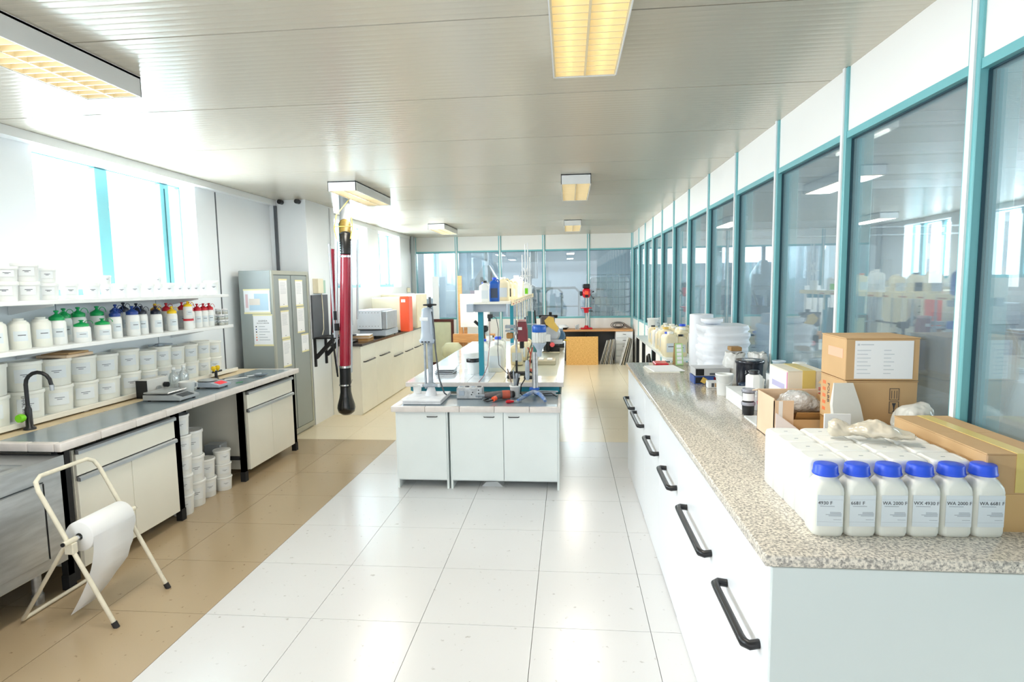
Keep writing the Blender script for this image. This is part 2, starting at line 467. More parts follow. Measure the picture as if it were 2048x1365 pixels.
# thin cover strip along the ceiling and dark panel joints
B().box(-3.72, Y0, 2.795, -3.63, 7.16, 2.858).obj('trim_1', WHT)['kind'] = 'structure'
B().box(-3.5, 8.08, 2.79, -3.485, YB-0.1, 2.858).obj('trim_2', WHT)['kind'] = 'structure'
B().box(-3.72, 6.014, 0.9, -3.7175, 6.034, 2.79).obj('trim_3', DGREY)['kind'] = 'structure'
B().box(-3.72, 5.0, 1.0, -3.717, 5.004, 1.7).box(-3.72, 3.95, 1.0, -3.717, 3.954, 1.7).obj('trim_4', INKG)['kind'] = 'structure'
tr = B().mt(0).box(-3.655, 7.145, 1.97, -3.62, 7.17, 2.79)
tr.obj('trim_5', DGREY)['kind'] = 'structure'
cp = B().tube([(-3.235, 7.9, 1.88), (-3.235, 7.9, 2.84)], 0.014).box(-3.25, 7.86, 2.2, -3.225, 7.94, 2.22)
cp.obj('trim_6', WHT)['kind'] = 'structure'
for sx in (-3.55, -3.33):
    b = B().at((sx, 7.13, 2.83)); b.cyl(0.028, -0.04, 0.03, ax='y')
    tag(b.obj('cable_port', BLK), 'round black cable port under the ceiling, %s of the two on the white pillar' % ('left' if sx < -3.5 else 'right'), 'cable port')
for i, (y0, y1, z0, z1, xw) in enumerate(WINS):
    w = struct('window_%d' % (i+1))
    xo = xw-0.16
    fw = 0.05; fs_ = 0.008
    for a, b_, c, d, nm in ((y0, y1, z0, z0+fw, 'frame'), (y0, y1, z1-fs_, z1, 'frame'), (y0, y0+fs_, z0+fw, z1-fs_, 'frame'), (y1-fs_, y1, z0+fw, z1-fs_, 'frame')):
        B().box(xo-0.05, a, c, xo, b_, d, 0.004).obj(nm, TEAL, w)
    if i == 1:   mull = [(4.60, 4.73, 0.0), (5.38, 5.50, 0.0)]
    elif i == 2: mull = [(9.30, 9.42, 0)]
    elif i == 3: mull = [(11.20, 11.27, 0), (11.78, 11.90, 0)]
    else: mull = [(0.5, 0.6, 0)]
    ed = [y0+fs_]
    for a, b_, _ in mull:
        B().box(xo-0.05, a, z0+fw, xo+0.01, b_, z1-fs_, 0.004).obj('mullion', TEAL, w)
        if i == 1 and a > 5: B().box(xo+0.01, 5.430, z0+fw, xo+0.014, 5.440, z1-fw).obj('seal', TEALK, w)
        ed += [a, b_]
    ed.append(y1-fs_)
    for k in range(0, len(ed), 2):
        B().box(xo-0.03, ed[k], z0+fw, xo-0.024, ed[k+1], z1-fs_).obj('glass_pane', WGLASS, w)
    if i >= 2:
        B().box(xo+0.01, mull[-1][0]-0.3, z0+0.05, xo+0.03, mull[-1][0]-0.06, z0+0.075).box(xo+0.01, mull[-1][0]-0.22, z0+0.04, xo+0.045, mull[-1][0]-0.18, z0+0.11).obj('stay', ALU, w)

# glazed partitions: posts, rails, panes and panels, all separate pieces
GASK = mat('dark gasket', (22, 62, 74), 0.6)
def partition(name, axis, c, spots, zs, zh, panes_skip=()):
    w = struct(name)
    def bx(a0, a1, d0, d1, z0, z1, nm, m, bev=0):
        # a = along the wall, d = depth outward from the room
        if axis == 'x': b = B().box(c+d0, a0, z0, c+d1, a1, z1, bev)
        else: b = B().box(a0, c+d0, z0, a1, c+d1, z1, bev)
        return b.obj(nm, m, w)
    for k, a in enumerate(spots):
        bx(a-0.032, a+0.032, -0.012, 0.13, 0, H, 'post', TEAL, 0.003)
        bx(a-0.012, a+0.012, -0.02, -0.012, 0, H, 'cover_strip', WHT)
    for k in range(len(spots)-1):
        a0, a1 = spots[k]+0.032, spots[k+1]-0.032
        bx(a0, a1, 0.0, 0.03, 0, zs-0.04, 'lower_panel', PANW)
        bx(a0, a1, -0.006, 0.07, zs-0.04, zs, 'sill_rail', TEAL)
        bx(a0, a1, 0.03, 0.036, zs, zh, 'glass_pane', GLASS)
        bx(a0, a1, -0.006, 0.07, zh, zh+0.035, 'head_rail', TEAL)
        bx(a1-0.005, a1, 0.018, 0.03, zs, zh-0.006, 'gasket', GASK); bx(a0, a1, 0.02, 0.03, zh-0.006, zh, 'gasket', GASK)
        bx(a0, a1, 0.0, 0.03, zh+0.035, H, 'upper_panel', PANW)
    return w
partition('wall_right', 'x', XR, [-2.69+k for k in range(0, 17)][:16]+[YB-0.04], 1.01, 2.50)
partition('wall_back', 'y', YB, [-3.52, -2.55, -1.545, -0.545, 0.46, XR-0.01], 1.01, 2.50)

# ceiling lamps with louvres
def lamp(label, x0, y0, w, ln, tube, tub_name, pw=17):
    t = thing('ceiling_lamp', label, 'ceiling lamp', (x0+w/2, y0+ln/2, H), 0, 'rectangular louvred ceiling lamps')
    hw, hl = w/2, ln/2
    b = B(); hh = 0.1
    for a in (-1, 1):
        b.box(a*hw-0.006*a, -hl, -hh, a*hw, hl, 0)
        b.box(-hw, a*hl-0.006*a, -hh, hw, a*hl, 0)
    b.box(-hw, -hl, -0.012, hw, hl, -0.002)
    b.obj('housing', WHT, t)
    b = B()
    for a in (-0.5, 0.5):
        b.cyl(0.015, -hl+0.02, hl-0.02, a*hw, -0.04, n=10, ax='y')
    b.obj('tubes', tube, t)
    n = 20; blade = None
    for k in range(n+1):
        y = -hl+0.012+(2*hl-0.024)*k/n
        if blade is None:
            blade = B().prism([(-0.003, 0.0), (0.003, 0.0), (0.0008, 0.042), (-0.0008, 0.042)], -hw+0.01, hw-0.01, 'x').obj('louvre_blade', LOUVW, t, (0, y, -hh+0.003))
        else:
            o = blade.copy(); C.objects.link(o); o.location = (0, y, -hh+0.003)
    for x in (-hw+0.008, 0, hw-0.008):
        B().prism([(-0.005, 0), (0.005, 0), (0.001, 0.048), (-0.001, 0.048)], -hl+0.006, hl-0.006, 'y').obj('louvre_spine', LOUVW, t, (x, 0, -hh+0.002))
    lg = area('lamp_light', (x0+w/2, y0+ln/2, H-0.105), (0, 0, 0), w*0.85, ln*0.95, pw, (1.0, 0.93, 0.82))
    return t
lamp('large warm-lit louvred ceiling lamp nearest the camera, at the top of the photo', -0.065, 1.72, 0.30, 1.23, TUBE_ON, '')
lamp('nearest white louvred ceiling lamp on the left, beside the window wall', -2.47, 1.70, 0.30, 1.23, TUBE_W, '')
lamp('small white ceiling lamp above the centre bench, second in the right row', -0.065, 6.03, 0.30, 1.23, TUBE_W, '')
lamp('white louvred ceiling lamp above the red extraction arm', -2.47, 6.0, 0.30, 1.2, TUBE_W, '')
lamp('farthest ceiling lamp of the right row, near the back glass wall', -0.065, 10.35, 0.30, 1.23, TUBE_W, '')
lamp('farthest ceiling lamp of the left row, beside the far windows', -2.47, 10.4, 0.30, 1.2, TUBE_W, '')

# ================================================================ HALL BEYOND THE GLASS
hs = struct('wall_hall')
B().box(11.0, Y0, 0, 11.2, 20, 1.5).box(11.0, Y0, 3.3, 11.2, 20, 3.6).obj('wall_panel', HALLW, hs)
for k in range(8): B().box(11.0, -3.2+k*3, 1.5, 11.2, -2.4+k*3, 3.3).obj('pier', HALLW, hs)
B().box(-3.86, 19.6, 0, 11.2, 19.8, 3.6).obj('wall_panel', HALLW, hs)
B().box(-3.86, 13.55, 0, -3.7, 15.0, 3.6).box(-3.86, 16.8, 0, -3.7, 19.6, 3.6).box(-3.86, 15, 0, -3.7, 16.8, 1.4).obj('wall_panel', HALLW, hs)
B().box(1.7, Y0, 3.6, 11.2, 13.7, 3.7).box(-3.86, 13.7, 3.6, 11.2, 19.8, 3.7).box(1.62, Y0, 2.9, 1.7, 13.7, 3.7).box(-3.86, 13.62, 2.9, 1.7, 13.7, 3.7).obj('ceiling_hall', HALLC)['kind'] = 'structure'
B().box(1.62, Y0, -0.02, 11.2, 13.7, -0.001).box(-3.8, 13.62, -0.02, 11.2, 19.8, -0.001).obj('floor_hall', HALLF)['kind'] = 'structure'
bm_ = B()
for k in range(10): bm_.box(1.7, -2.5+k*1.6, 3.45, 11.0, -2.38+k*1.6, 3.6)
bm_.obj('trim_7', HRACK)['kind'] = 'structure'
for k, (x, y, lab) in enumerate([(3.0, 4.2, 'bright strip lamp under the hall ceiling behind the second right pane'), (3.4, 7.4, 'bright strip lamp under the hall ceiling, middle of the three'), (5.2, 2.6, 'bright strip lamp under the hall ceiling behind the nearest right pane')]):
    t = thing('strip_lamp', lab, 'ceiling lamp', (x, y, 3.36), 0, 'strip lamps in the hall')
    B().bc(0, 0, 0, 0.16, 1.3, 0.09).obj('housing', WHT, t)
    B().cyl(0.018, -0.6, 0.6, 0, -0.02, ax='y').obj('tube', TUBE_W, t)
# racks and machines seen through the glass
def rack(x, y, lab, rz=0, n=3, w=1.8):
    t = thing('storage_rack', lab, 'rack', (x, y, 0), rz, 'grey racks in the hall')
    for sx in (-1, 1):
        for sy in (-1, 1): B().bc(sx*w/2, sy*0.3, 0, 0.05, 0.05, 1.9).obj('upright', HRACK, t)
    for k in range(n):
        B().bc(0, 0, 0.25+k*0.7, w, 0.62, 0.04).obj('shelf', HRACK, t)
    b = B().tube([(-w/2, -0.32, 0.1), (w/2, -0.32, 1.7)], 0.018, 6).tube([(w/2, -0.32, 0.1), (-w/2, -0.32, 1.7)], 0.018, 6)
    b.obj('cross_brace', HRACK, t)
    return t
rack(2.35, 3.4, 'grey steel rack with crossed braces behind the nearest right pane', PI/2, 3, 1.3)
rack(2.5, 8.6, 'grey steel rack in the hall behind the middle right panes', PI/2, 3, 1.7)
def bale(x, y, z, w, d, h, m, lab, nm='wrapped_bale', cat='bale', grp=None):
    b = B(); rnd = random.Random(int(x*100+y*10))
    secs = []
    for k in range(6):
        f = k/5; e = 1-0.08*abs(2*f-1)**3
        q = rr(w*e, d*e, min(w, d)*0.2, z*0+h*f)
        secs.append([(px+rnd.uniform(-.02, .02), py+rnd.uniform(-.02, .02), pz) for px, py, pz in q])
    b.loft(secs)
    return tag(b.obj(nm, m, None, (x, y, z)), lab, cat, grp)
bale(2.35, 3.15, 0.975, 0.5, 0.5, 0.38, PAPER, 'white wrapped bundle on the braced hall rack')
bale(2.4, 8.2, 0.975, 0.5, 0.6, 0.45, HBLUE, 'blue wrapped bundle on the far hall rack')
bale(2.45, 9.0, 0.975, 0.5, 0.5, 0.35, PAPER, 'pale wrapped bundle on the far hall rack')
def machine(x, y, w, d, h, lab, m=HMACH, rz=0):
    t = thing('hall_machine', lab, 'machine', (x, y, 0), rz)
    B().bc(0, 0, 0, w, d, h*0.6, 0.03).obj('cabinet', m, t)
    B().bc(-w*0.1, 0, h*0.6, w*0.6, d*0.7, h*0.4, 0.04).obj('head', HBLUE if m is HMACH else HMACH, t)
    B().cyl(0.06, h*0.6, h*1.15, w*0.35, 0).obj('column', HRACK, t)
    B().at((0, -d/2-0.02, h*0.45)).bc(0, 0, 0, w*0.4, 0.04, h*0.1).obj('control_panel', DGREY, t)
    return t
machine(3.9, 5.6, 1.3, 1.0, 1.45, 'bulky blue grey machine in the hall behind the second large pane')
machine(4.6, 8.0, 1.5, 1.2, 1.7, 'tall dark blue machine farther back in the hall', HBLUE)
machine(4.2, 3.0, 1.2, 1.0, 1.3, 'low grey machine behind the nearest right pane')
machine(3.2, 11.2, 1.4, 1.0, 1.5, 'grey machine at the far end of the side hall')
for k, (x, y) in enumerate([(2.4, 5.2), (2.6, 6.6)]):
    t = thing('work_table', 'work table with white sheets in the hall, %s of the two' % ('nearer' if k == 0 else 'farther'), 'table', (x, y, 0), 0, 'work tables in the hall')
    B().bc(0, 0, 0.86, 0.9, 1.1, 0.04).obj('tabletop', HRACK, t)
    for sx in (-1, 1):
        for sy in (-1, 1): B().bc(sx*0.4, sy*0.5, 0, 0.05, 0.05, 0.86).obj('leg', HRACK, t)
    B().bc(0.05, 0.1, 0.9, 0.6, 0.8, 0.14, 0.03).obj('sheet_pile', PAPER, t)
for k, (x, y, z) in enumerate([(10.98, 4.6, 1.12), (10.98, 7.8, 1.12)]):
    tag(B().box(-0.02, -1.1, 0, 0.02, 1.1, 0.16).obj('wall_banner', REDP, None, (x, y, z)), 'long faded red band on the hall wall, %s of the two' % ('nearer' if k == 0 else 'farther'), 'banner', 'red bands on the hall wall')
# container tank in its cage behind the back wall
t = thing('container_tank', 'white container tank in a wire cage behind the back glass', 'tank', (1.0, 15.0, 0))
B().bc(0, 0, 0.9, 0.95, 0.95, 1.0, 0.08, 3).obj('tank', IBC, t)
b = B()
for k in range(7):
    z = 0.88+k*0.18
    b.tube([(-0.52, -0.52, z), (0.52, -0.52, z), (0.52, 0.52, z), (-0.52, 0.52, z)], 0.011, 5, close=True)
for k in range(8):
    a = -0.52+k*0.1486
    b.tube([(a, -0.52, 0.86), (a, -0.52, 1.96)], 0.009, 5).tube([(-0.52, a, 0.86), (-0.52, a, 1.96)], 0.009, 5)
b.obj('cage', HRACK, t)
B().bc(0, 0, 0.72, 1.1, 1.1, 0.14).obj('pallet', HRACK, t)
b = B()
for sx in (-1, 1):
    for sy in (-1, 1): b.bc(sx*0.48, sy*0.48, 0, 0.06, 0.06, 0.72)
b.tube([(-0.5, -0.52, 0.1), (0.5, -0.52, 0.7)], 0.025, 6)
b.obj('stand', HRACK, t)
t = thing('guard_rail', 'bent tube guard rail standing behind the back glass wall', 'guard rail', (-0.35, 14.3, 0))
for k in range(2):
    x0, x1 = ((-0.6, 0.2), (-0.2, 0.62))[k]; k_ = k
    B().tube([(x0, k*0.3, 0), (x0, k*0.3, 1.55), (x0+0.1, k*0.3, 1.65), (x1-0.1, k*0.3, 1.65), (x1, k*0.3, 1.55), (x1, k*0.3, 0)], 0.03, 8).tube([(x0, k*0.3, 1.2), (x1, k*0.3, 1.2)], 0.02, 8).obj('rail_frame', HRACK, t)
t = thing('round_vat', 'dark round vat machine behind the back glass, left of the guard rail', 'vat', (-1.1, 15.6, 0))
B().lathe([(0.5, 0), (0.5, 1.3), (0.4, 1.6), (0.15, 1.75), (0.15, 2.1)], n=24).obj('vessel', HMACH, t)
B().lathe([(0.1, 1.9), (0.1, 2.7)], 0.2, 0.1, n=12).obj('outlet_pipe', HRACK, t)
t = thing('round_vat', 'tall grey silo cylinder behind the back glass, second pane from left', 'vat', (-2.3, 16.6, 0))
B().lathe([(0.35, 0), (0.35, 1.9), (0.1, 2.3)], n=20).obj('vessel', HRACK, t)
B().lathe([(0.06, 2.2), (0.06, 3.5)], n=12).obj('outlet_pipe', HRACK, t)
b = B()
for k, (y, z) in enumerate([(14.3, 2.75), (14.6, 2.95)]): b.tube([(-3.7, y, z), (9, y, z)], 0.03, 8)
b.obj('trim_8', HRACK)['kind'] = 'structure'

# ================================================================ LEFT BENCH
CF = -2.955       # cabinet fronts
def handle_rail(y0, y1, z, parent):
    b = B().prism([(CF-0.002, z-0.014), (CF+0.02, z-0.014), (CF+0.02, z+0.006), (CF+0.008, z+0.014), (CF-0.002, z+0.014)], y0, y1, 'y')
    return b.obj('handle_rail', ALU, parent)
def low_cabinet(label, y0, y1):
    t = thing('low_cabinet', label, 'cabinet', ((CF-3.6)/2, (y0+y1)/2, 0), 0, 'cream cabinets under the left bench')
    off = -t.location
    def ob(b, nm, m, par=t): return b.obj(nm, m, par, tuple(off))
    b = B()
    b.box(-3.6, y0+0.05, 0.09, CF-0.02, y0+0.07, 0.82).box(-3.6, y1-0.07, 0.09, CF-0.02, y1-0.05, 0.82)
    b.box(-3.6, y0+0.07, 0.09, CF-0.02, y1-0.07, 0.11).box(-3.6, y0+0.07, 0.11, -3.58, y1-0.07, 0.82)
    ob(b, 'carcass', CREAM)
    m = (y0+y1)/2
    for a, c in ((y0+0.055, m-0.002), (m+0.002, y1-0.045)):
        ob(B().box(CF-0.02, a, 0.09, CF, c, 0.628, 0.002), 'door', CREAM)
    ob(B().box(CF-0.02, y0+0.055, 0.662, CF, y1-0.045, 0.795, 0.002), 'drawer', CREAM)
    o1 = handle_rail(y0+0.055, y1-0.045, 0.643, t); o1.location = off
    o2 = handle_rail(y0+0.055, y1-0.045, 0.81, t); o2.location = off
    return t
low_cabinet('cream cabinet with drawer under the left bench, behind the paper roll stand', 3.13, 4.12)
low_cabinet('cream cabinet with drawer under the far end of the left bench, beside the locker', 5.03, 6.02)
t = thing('laboratory_bench', 'long grey tiled laboratory bench with pale edge along the left wall', 'bench', (-3.25, 4.55, 0))
off = (3.25, -4.55, 0)
for y in (3.095, 4.125, 5.02, 6.03):
    for x in (-2.985, -3.55):
        B().box(x-0.02, y-0.022 if y > 3.2 else y-0.02, 0.03, x+0.02, y+(0.022 if y > 3.2 else 0.06), 0.86).box(x-0.02, y-0.022, 0.03 if y in (4.125, 3.12) else 0.0, x+0.02, y+0.022, 0.86).box(x-0.024, y-0.026, 0, x+0.024, y+0.026, 0.09).obj('leg', BLKM, t, off)
    B().box(-3.53, y-0.015, 0.2, -3.0, y+0.015, 0.23).obj('crossbar', BLKM, t, off)
B().box(-3.6, 3.09, 0.835, -2.97, 6.03, 0.86).obj('subframe', BLKM, t, off)
B().box(-3.36, 3.08, 0.862, -2.945, 5.99, 0.899).obj('worktop', GRAPH, t, off)
B().box(-3.715, 3.08, 0.862, -3.362, 6.04, 0.9).obj('back_strip', SAND, t, off)
k = 0; y = 3.03
while y < 6.03:
    y2 = min(y+0.297, 6.045)
    B().box(-2.943, y, 0.855, -2.9, y2, 0.905, 0.006, 2).obj('edge_tile', EDGE, t, off); y += 0.3
x = -3.71
while x < -2.95:
    x2 = min(x+0.297, -2.945)
    B().box(x, 3.03, 0.855, x2, 3.078, 0.905, 0.006, 2).obj('edge_tile', EDGE, t, off); x += 0.3
B().box(-3.36, 5.992, 0.862, -2.945, 6.045, 0.9).obj('edge_tile', EDGE, t, off)
# steel sink unit
t = thing('sink_unit', 'stainless steel sink unit at the left edge of the photo', 'sink', (-3.27, 2.2, 0))
off = (3.27, -2.2, 0)
B().box(-3.6, 1.4, 0.2, -2.945, 3.06, 0.74).obj('body', STEEL, t, off)
b = B().box(-3.62, 1.35, 0.8, -3.5, 3.07, 0.83).box(-2.98, 1.35, 0.745, -2.925, 3.07, 0.83).box(-3.5, 2.87, 0.745, -2.98, 3.07, 0.83).box(-3.5, 1.35, 0.745, -2.98, 1.9, 0.83)
b.obj('top_rim', STEEL, t, off)
b = B(); 
secs = [rr(0.52, 0.97, 0.001, 0.825, -3.24, 2.385), rr(0.46, 0.9, 0.10, 0.822, -3.24, 2.385), rr(0.42, 0.86, 0.10, 0.70, -3.24, 2.385), rr(0.3, 0.7, 0.10, 0.66, -3.24, 2.385)]
b.loft(secs, False, True); b.obj('basin', STEEL, t, off, fix=False)
B().box(-2.947, 1.5, 0.26, -2.935, 2.93, 0.70, 0.003).obj('door', STEEL, t, off)
B().box(-2.947, 2.94, 0.26, -2.94, 2.944, 0.70).box(-2.947, 1.5, 0.705, -2.94, 2.94, 0.709).obj('door_gap', BLK, t, off)
for y in (1.55, 2.93):
    for x in (-3.5, -3.03): B().cyl(0.025, 0.02, 0.2, x, y).cyl(0.03, 0, 0.05, x, y).obj('leg', STEEL, t, off)
# tap
t = thing('swan_neck_tap', 'black swan neck tap with a lime green knob on the left bench', 'tap', (-3.425, 3.37, 0.9))
b = B().lathe([(0.034, 0), (0.034, 0.012), (0.02, 0.02), (0.02, 0.13), (0.013, 0.15)])
b.obj('body', BLK, t)
pts = [(0, 0, 0.14), (0, 0, 0.29)]+[(0.055-0.055*math.cos(PI*k/8), -0.0, 0.29+0.075*math.sin(PI*k/8)) for k in range(1, 9)]+[(0.112, 0, 0.28)]
pts = [(p[0]*1.25, p[0]*0.35, p[2]) for p in pts]
B().tube(pts, 0.012, 10).obj('spout', BLK, t)
B().cyl(0.011, 0.245, 0.282, 0.14, 0.04, r2=0.014).obj('nozzle', ALU, t)
B().at((-0.0, -0.02, 0.085)).cyl(0.009, -0.03, 0, ax='y').obj('stem', BLK, t)
B().at((0, -0.055, 0.085)).lathe([(0.024, -0.018), (0.028, 0), (0.022, 0.018)], ax='y').obj('knob', LIME, t)

# shelves
def wall_shelf(z, th, y0, y1, lab, lip=False):
    t = thing('wall_shelf', lab, 'shelf', (-3.465, (y0+y1)/2, z-th), 0)
    B().box(-0.25, -(y1-y0)/2, 0, 0.165, (y1-y0)/2, th, 0.003).obj('board', WHT, t)
    for y in (-(y1-y0)/2+0.3, 0, (y1-y0)/2-0.35):
        B().prism([(-0.25, 0), (0.08, 0), (0.08, -0.012), (-0.24, -0.07), (-0.25, -0.07)], y-0.004, y+0.004).obj('bracket', WHT, t)
    return t
wall_shelf(1.72, 0.028, 1.7, 5.47, 'upper white wall shelf below the window holding white tubs')
wall_shelf(1.42, 0.028, 1.7, 5.52, 'middle white wall shelf holding coloured cap bottles')
t = thing('tub_ledge', 'low white ledge with pale front rail along the back of the left bench', 'shelf', (-3.6, 3.9, 0.9005))
B().box(-0.115, -2.2, 0.015, 0.108, 1.9, 0.03).obj('ledge_board', LAMC, t)
B().box(0.108, -2.2, 0.012, 0.13, 1.94, 0.046, 0.002).obj('front_rail', mat('cream rail', (238, 234, 222), 0.4), t)
for y in (-2.0, -1.0, 0, 1.0, 1.85): B().box(-0.1, y-0.02, 0, 0.1, y+0.02, 0.015).obj('spacer', EDGE, t)

# tubs
def lines(b, fn, n, w, h, mi):
    pass
def make_tub(r, h, m, lab=True, handle=False):
    def f():
        t = thing('plastic_tub', 'x', 'tub')
        b = B().lathe([(r*0.86, 0), (r*0.875, 0.004), (r*0.965, h*0.88), (r*0.975, h-0.012)], n=22)
        b.obj('body', m, t)
        B().lathe([(r*1.0, h-0.022), (r*1.025, h-0.018), (r*1.025, h-0.004), (r*0.99, h), (r*0.9, h), (r*0.88, h-0.004)], n=22).obj('lid', m, t)
        rr_ = r*0.955
        b = B().mt(0).arc(rr_+0.001, -0.75, 0.45, h*0.3, h*0.75, 7)
        b.mt(1)
        for a0, a1, z in ((-0.42, 0.15, 0.56), (-0.3, 0.0, 0.50)):
            b.arc(rr_+0.0018, a0, a1, h*z, h*z+0.0035, 6)
        b.obj('label', [LBLS, INKG2], t, fix=False)
        return t
    return f
LBLS = mat('soft label', (228, 232, 234), 0.5); INKG2 = mat('grey ink', (96, 100, 108), 0.7)
TB = Proto(make_tub(0.1, 0.175, TUBC)); TS = Proto(make_tub(0.062, 0.105, TUB)); TM = Proto(make_tub(0.075, 0.135, TUB))
def put_tub(P_, x, y, z, lab, grp, rz=None, sc=None):
    return P_.put((x, y, z), (-0.55 if rz is None else rz)+random.uniform(-.12, .12), lab, grp, sc)
# upper shelf (z 1.72), from the left
up = [(3.01, 0.112, 0.19), (3.27, 0.07, 0.12), (3.42, 0.07, 0.12), (3.575, 0.06, 0.11), (3.74, 0.055, 0.11), (3.93, 0.055, 0.11), (4.07, 0.04, 0.105), (4.2, 0.05, 0.105), (4.345, 0.055, 0.11), (4.5, 0.05, 0.108), (4.62, 0.038, 0.104), (4.745, 0.052, 0.11), (4.88, 0.042, 0.108), (4.995, 0.042, 0.108), (5.11, 0.045, 0.11), (5.22, 0.04, 0.108), (5.36, 0.062, 0.13)]
for i, (y, r, h) in enumerate(up):
    put_tub(TS, -3.405+0.0*r, y, 1.72, '%s white tub from the left in the row on the upper shelf' % NTH[i], 'white tubs on the upper shelf', sc=(r/0.062, r/0.062, h/0.105))
for y, r, h, z, lab in ((3.28, 0.068, 0.09, 1.84, 'white tub stacked on the second tub of the upper shelf'), (3.42, 0.072, 0.115, 1.84, 'tall white tub stacked on the third tub of the upper shelf'), (3.57, 0.056, 0.1, 1.83, 'white tub stacked on the fourth tub of the upper shelf'), (4.07, 0.033, 0.06, 1.825, 'small jar stacked above the seventh tub, before the window mullion'), (4.62, 0.03, 0.06, 1.824, 'small jar stacked on a narrow tub in the middle of the upper shelf')):
    put_tub(TS, -3.405, y, z, lab, 'white tubs on the upper shelf', sc=(r/0.062, r/0.062, h/0.105))
# bench ledge tubs: two tiers
ys = [1.05*v for v in (2.86, 3.13, 3.37, 3.59, 3.80, 4.01, 4.235, 4.43, 4.62, 4.80, 4.985, 5.165, 5.34)]
for i, y in enumerate(ys):
    r = 0.104 if i < 6 else (0.097 if i < 8 else 0.088)
    for lv in range(2):
        h = 1.05*(0.195, 0.19, 0.185, 0.18, 0.175, 0.17, 0.175, 0.16, 0.165, 0.155, 0.155, 0.16, 0.15)[i]
        put_tub(TB, -3.603+random.uniform(-.003, .003), y+random.uniform(-.003, .003), 0.931+lv*h, '%s cream tub from the left on the bench ledge, %s tier' % (NTH[i], ('lower', 'upper')[lv]), 'cream tubs in two tiers on the bench ledge', sc=(r/0.1, r/0.1, h/0.175))
hw_ = [o for o in C.objects if o.get('label', '').startswith('third cream tub') and 'lower' in o['label']][0]
text('EMMRL 6000', 0.022, INK, hw_, (0.086, -0.045, 0.15), (PI/2, PI/2, PI/2-0.45), name='handwriting')
t = thing('paper_packet', 'flat brown paper packet lying on the fourth upper tub', 'packet', (-3.59, 3.86, 1.31), 0.1)
B().box(-0.11, -0.13, 0, 0.11, 0.13, 0.02, 0.004).mt(1).box(-0.1, -0.1, 0.02, 0.1, 0.1, 0.034, 0.004).obj('packet', [CARDL, CARD], t)
t = thing('tool_tangle', 'grey metal clamp lying on top of the tubs below the red cap bottles', 'clamp', (-3.6, 4.87, 1.275))
B().tube([(-0.05, -0.09, 0.01), (0.0, 0, 0.02), (0.04, 0.09, 0.01)], 0.008, 6).box(-0.03, -0.05, 0, 0.02, 0.03, 0.025, 0.005).tube([(0.02, -0.1, 0.008), (-0.04, 0.08, 0.014)], 0.006, 6).obj('clamp', DUSTG, t)

# squeeze bottles on the middle shelf
def make_squeeze(capm, r=0.042, h=0.155, closed=True):
    def f():
        t = thing('squeeze_bottle', 'x', 'bottle')
        B().lathe([(r*0.95, 0), (r, 0.006), (r, h*0.88), (r*0.9, h*0.96), (r*0.72, h), (r*0.72, h+0.006)], n=18).obj('body', MILK if capm is None else TUB, t)
        if capm is None:
            B().lathe([(r*0.5, h), (r*0.5, h+0.018)], n=14).obj('neck', MILK, t)
        else:
            B().lathe([(r*0.86, h-0.004), (r*0.88, h+0.016), (r*0.8, h+0.02), (r*0.28, h+0.034), (r*0.16, h+0.04), (r*0.2, h+0.048), (r*0.3, h+0.05), (r*0.3, h+0.058), (r*0.05, h+0.06)], n=16).obj('cap', capm, t)
            pts = [(0, r*0.3+r*0.5*(1-math.cos(a)), h+0.018+0.034*math.sin(a)) for a in [PI*k/8 for k in range(9)]]
            B().tube(pts, 0.0022, 5).obj('strap', capm, t)
        B().mt(0).arc(r+0.0008, -0.8, 0.5, h*0.3, h*0.66, 6).mt(1).arc(r+0.0015, -0.4, 0.3, h*0.5, h*0.5+0.004, 4).obj('label', [LBL, INK], t, fix=False)
        return t
    return f
sq = {k: Proto(make_squeeze(m)) for k, m in dict(none=None, green=GREENC, blue=NAVYC, black=INKC, yellow=YELC, red=REDC, brown=BRNC).items()}
Z2 = 1.42
def bottle(kind, x, y, lab, sc=None, rz=None, z=Z2):
    grp = {'none': 'open cream bottles on the middle shelf', 'green': 'green cap bottles', 'blue': 'blue cap bottles', 'black': 'dark cap bottles', 'yellow': 'yellow cap bottles', 'red': 'red cap bottles', 'brown': 'brown cap bottles'}[kind]
    return sq[kind].put((x, y, z), (-0.5 if rz is None else rz)+random.uniform(-.2, .2), lab, grp, sc)
for i, y in enumerate((2.90, 3.05, 3.20, 3.355, 3.51)):
    bottle('none', -3.42, y, '%s cream bottle without cap from the left on the middle shelf' % NTH[i], sc=(1.35, 1.35, 1.1))
for x, y, s, lab in ((-3.43, 3.645, (1.2, 1.2, 1.06), 'tall green cap bottle at the left end of the coloured row'), (-3.37, 3.775, (1.25, 1.25, 0.72), 'short front bottle with green cap, left of the two'),
                     (-3.52, 3.80, (1.1, 1.1, 1.1), 'green cap bottle behind the left short one'), (-3.50, 3.90, (1.15, 1.15, 1.12), 'green cap bottle in the back row, middle of the green ones'),
                     (-3.37, 3.96, (1.25, 1.25, 0.72), 'short front bottle with green cap, right of the two'), (-3.50, 4.07, (1.2, 1.2, 1.12), 'green cap bottle in the back row, nearest the blue caps')):
    bottle('green', x, y, lab, s)
for x, y, s, lab in ((-3.40, 4.12, (1.0, 1.0, 1.04), 'leftmost blue cap bottle, beside the green caps'), (-3.50, 4.25, (1.0, 1.0, 1.15), 'blue cap bottle in the back, between two front ones'), (-3.39, 4.285, (1.15, 1.15, 1.08), 'wide blue cap bottle at the front beside the dark caps')):
    bottle('blue', x, y, lab, s)
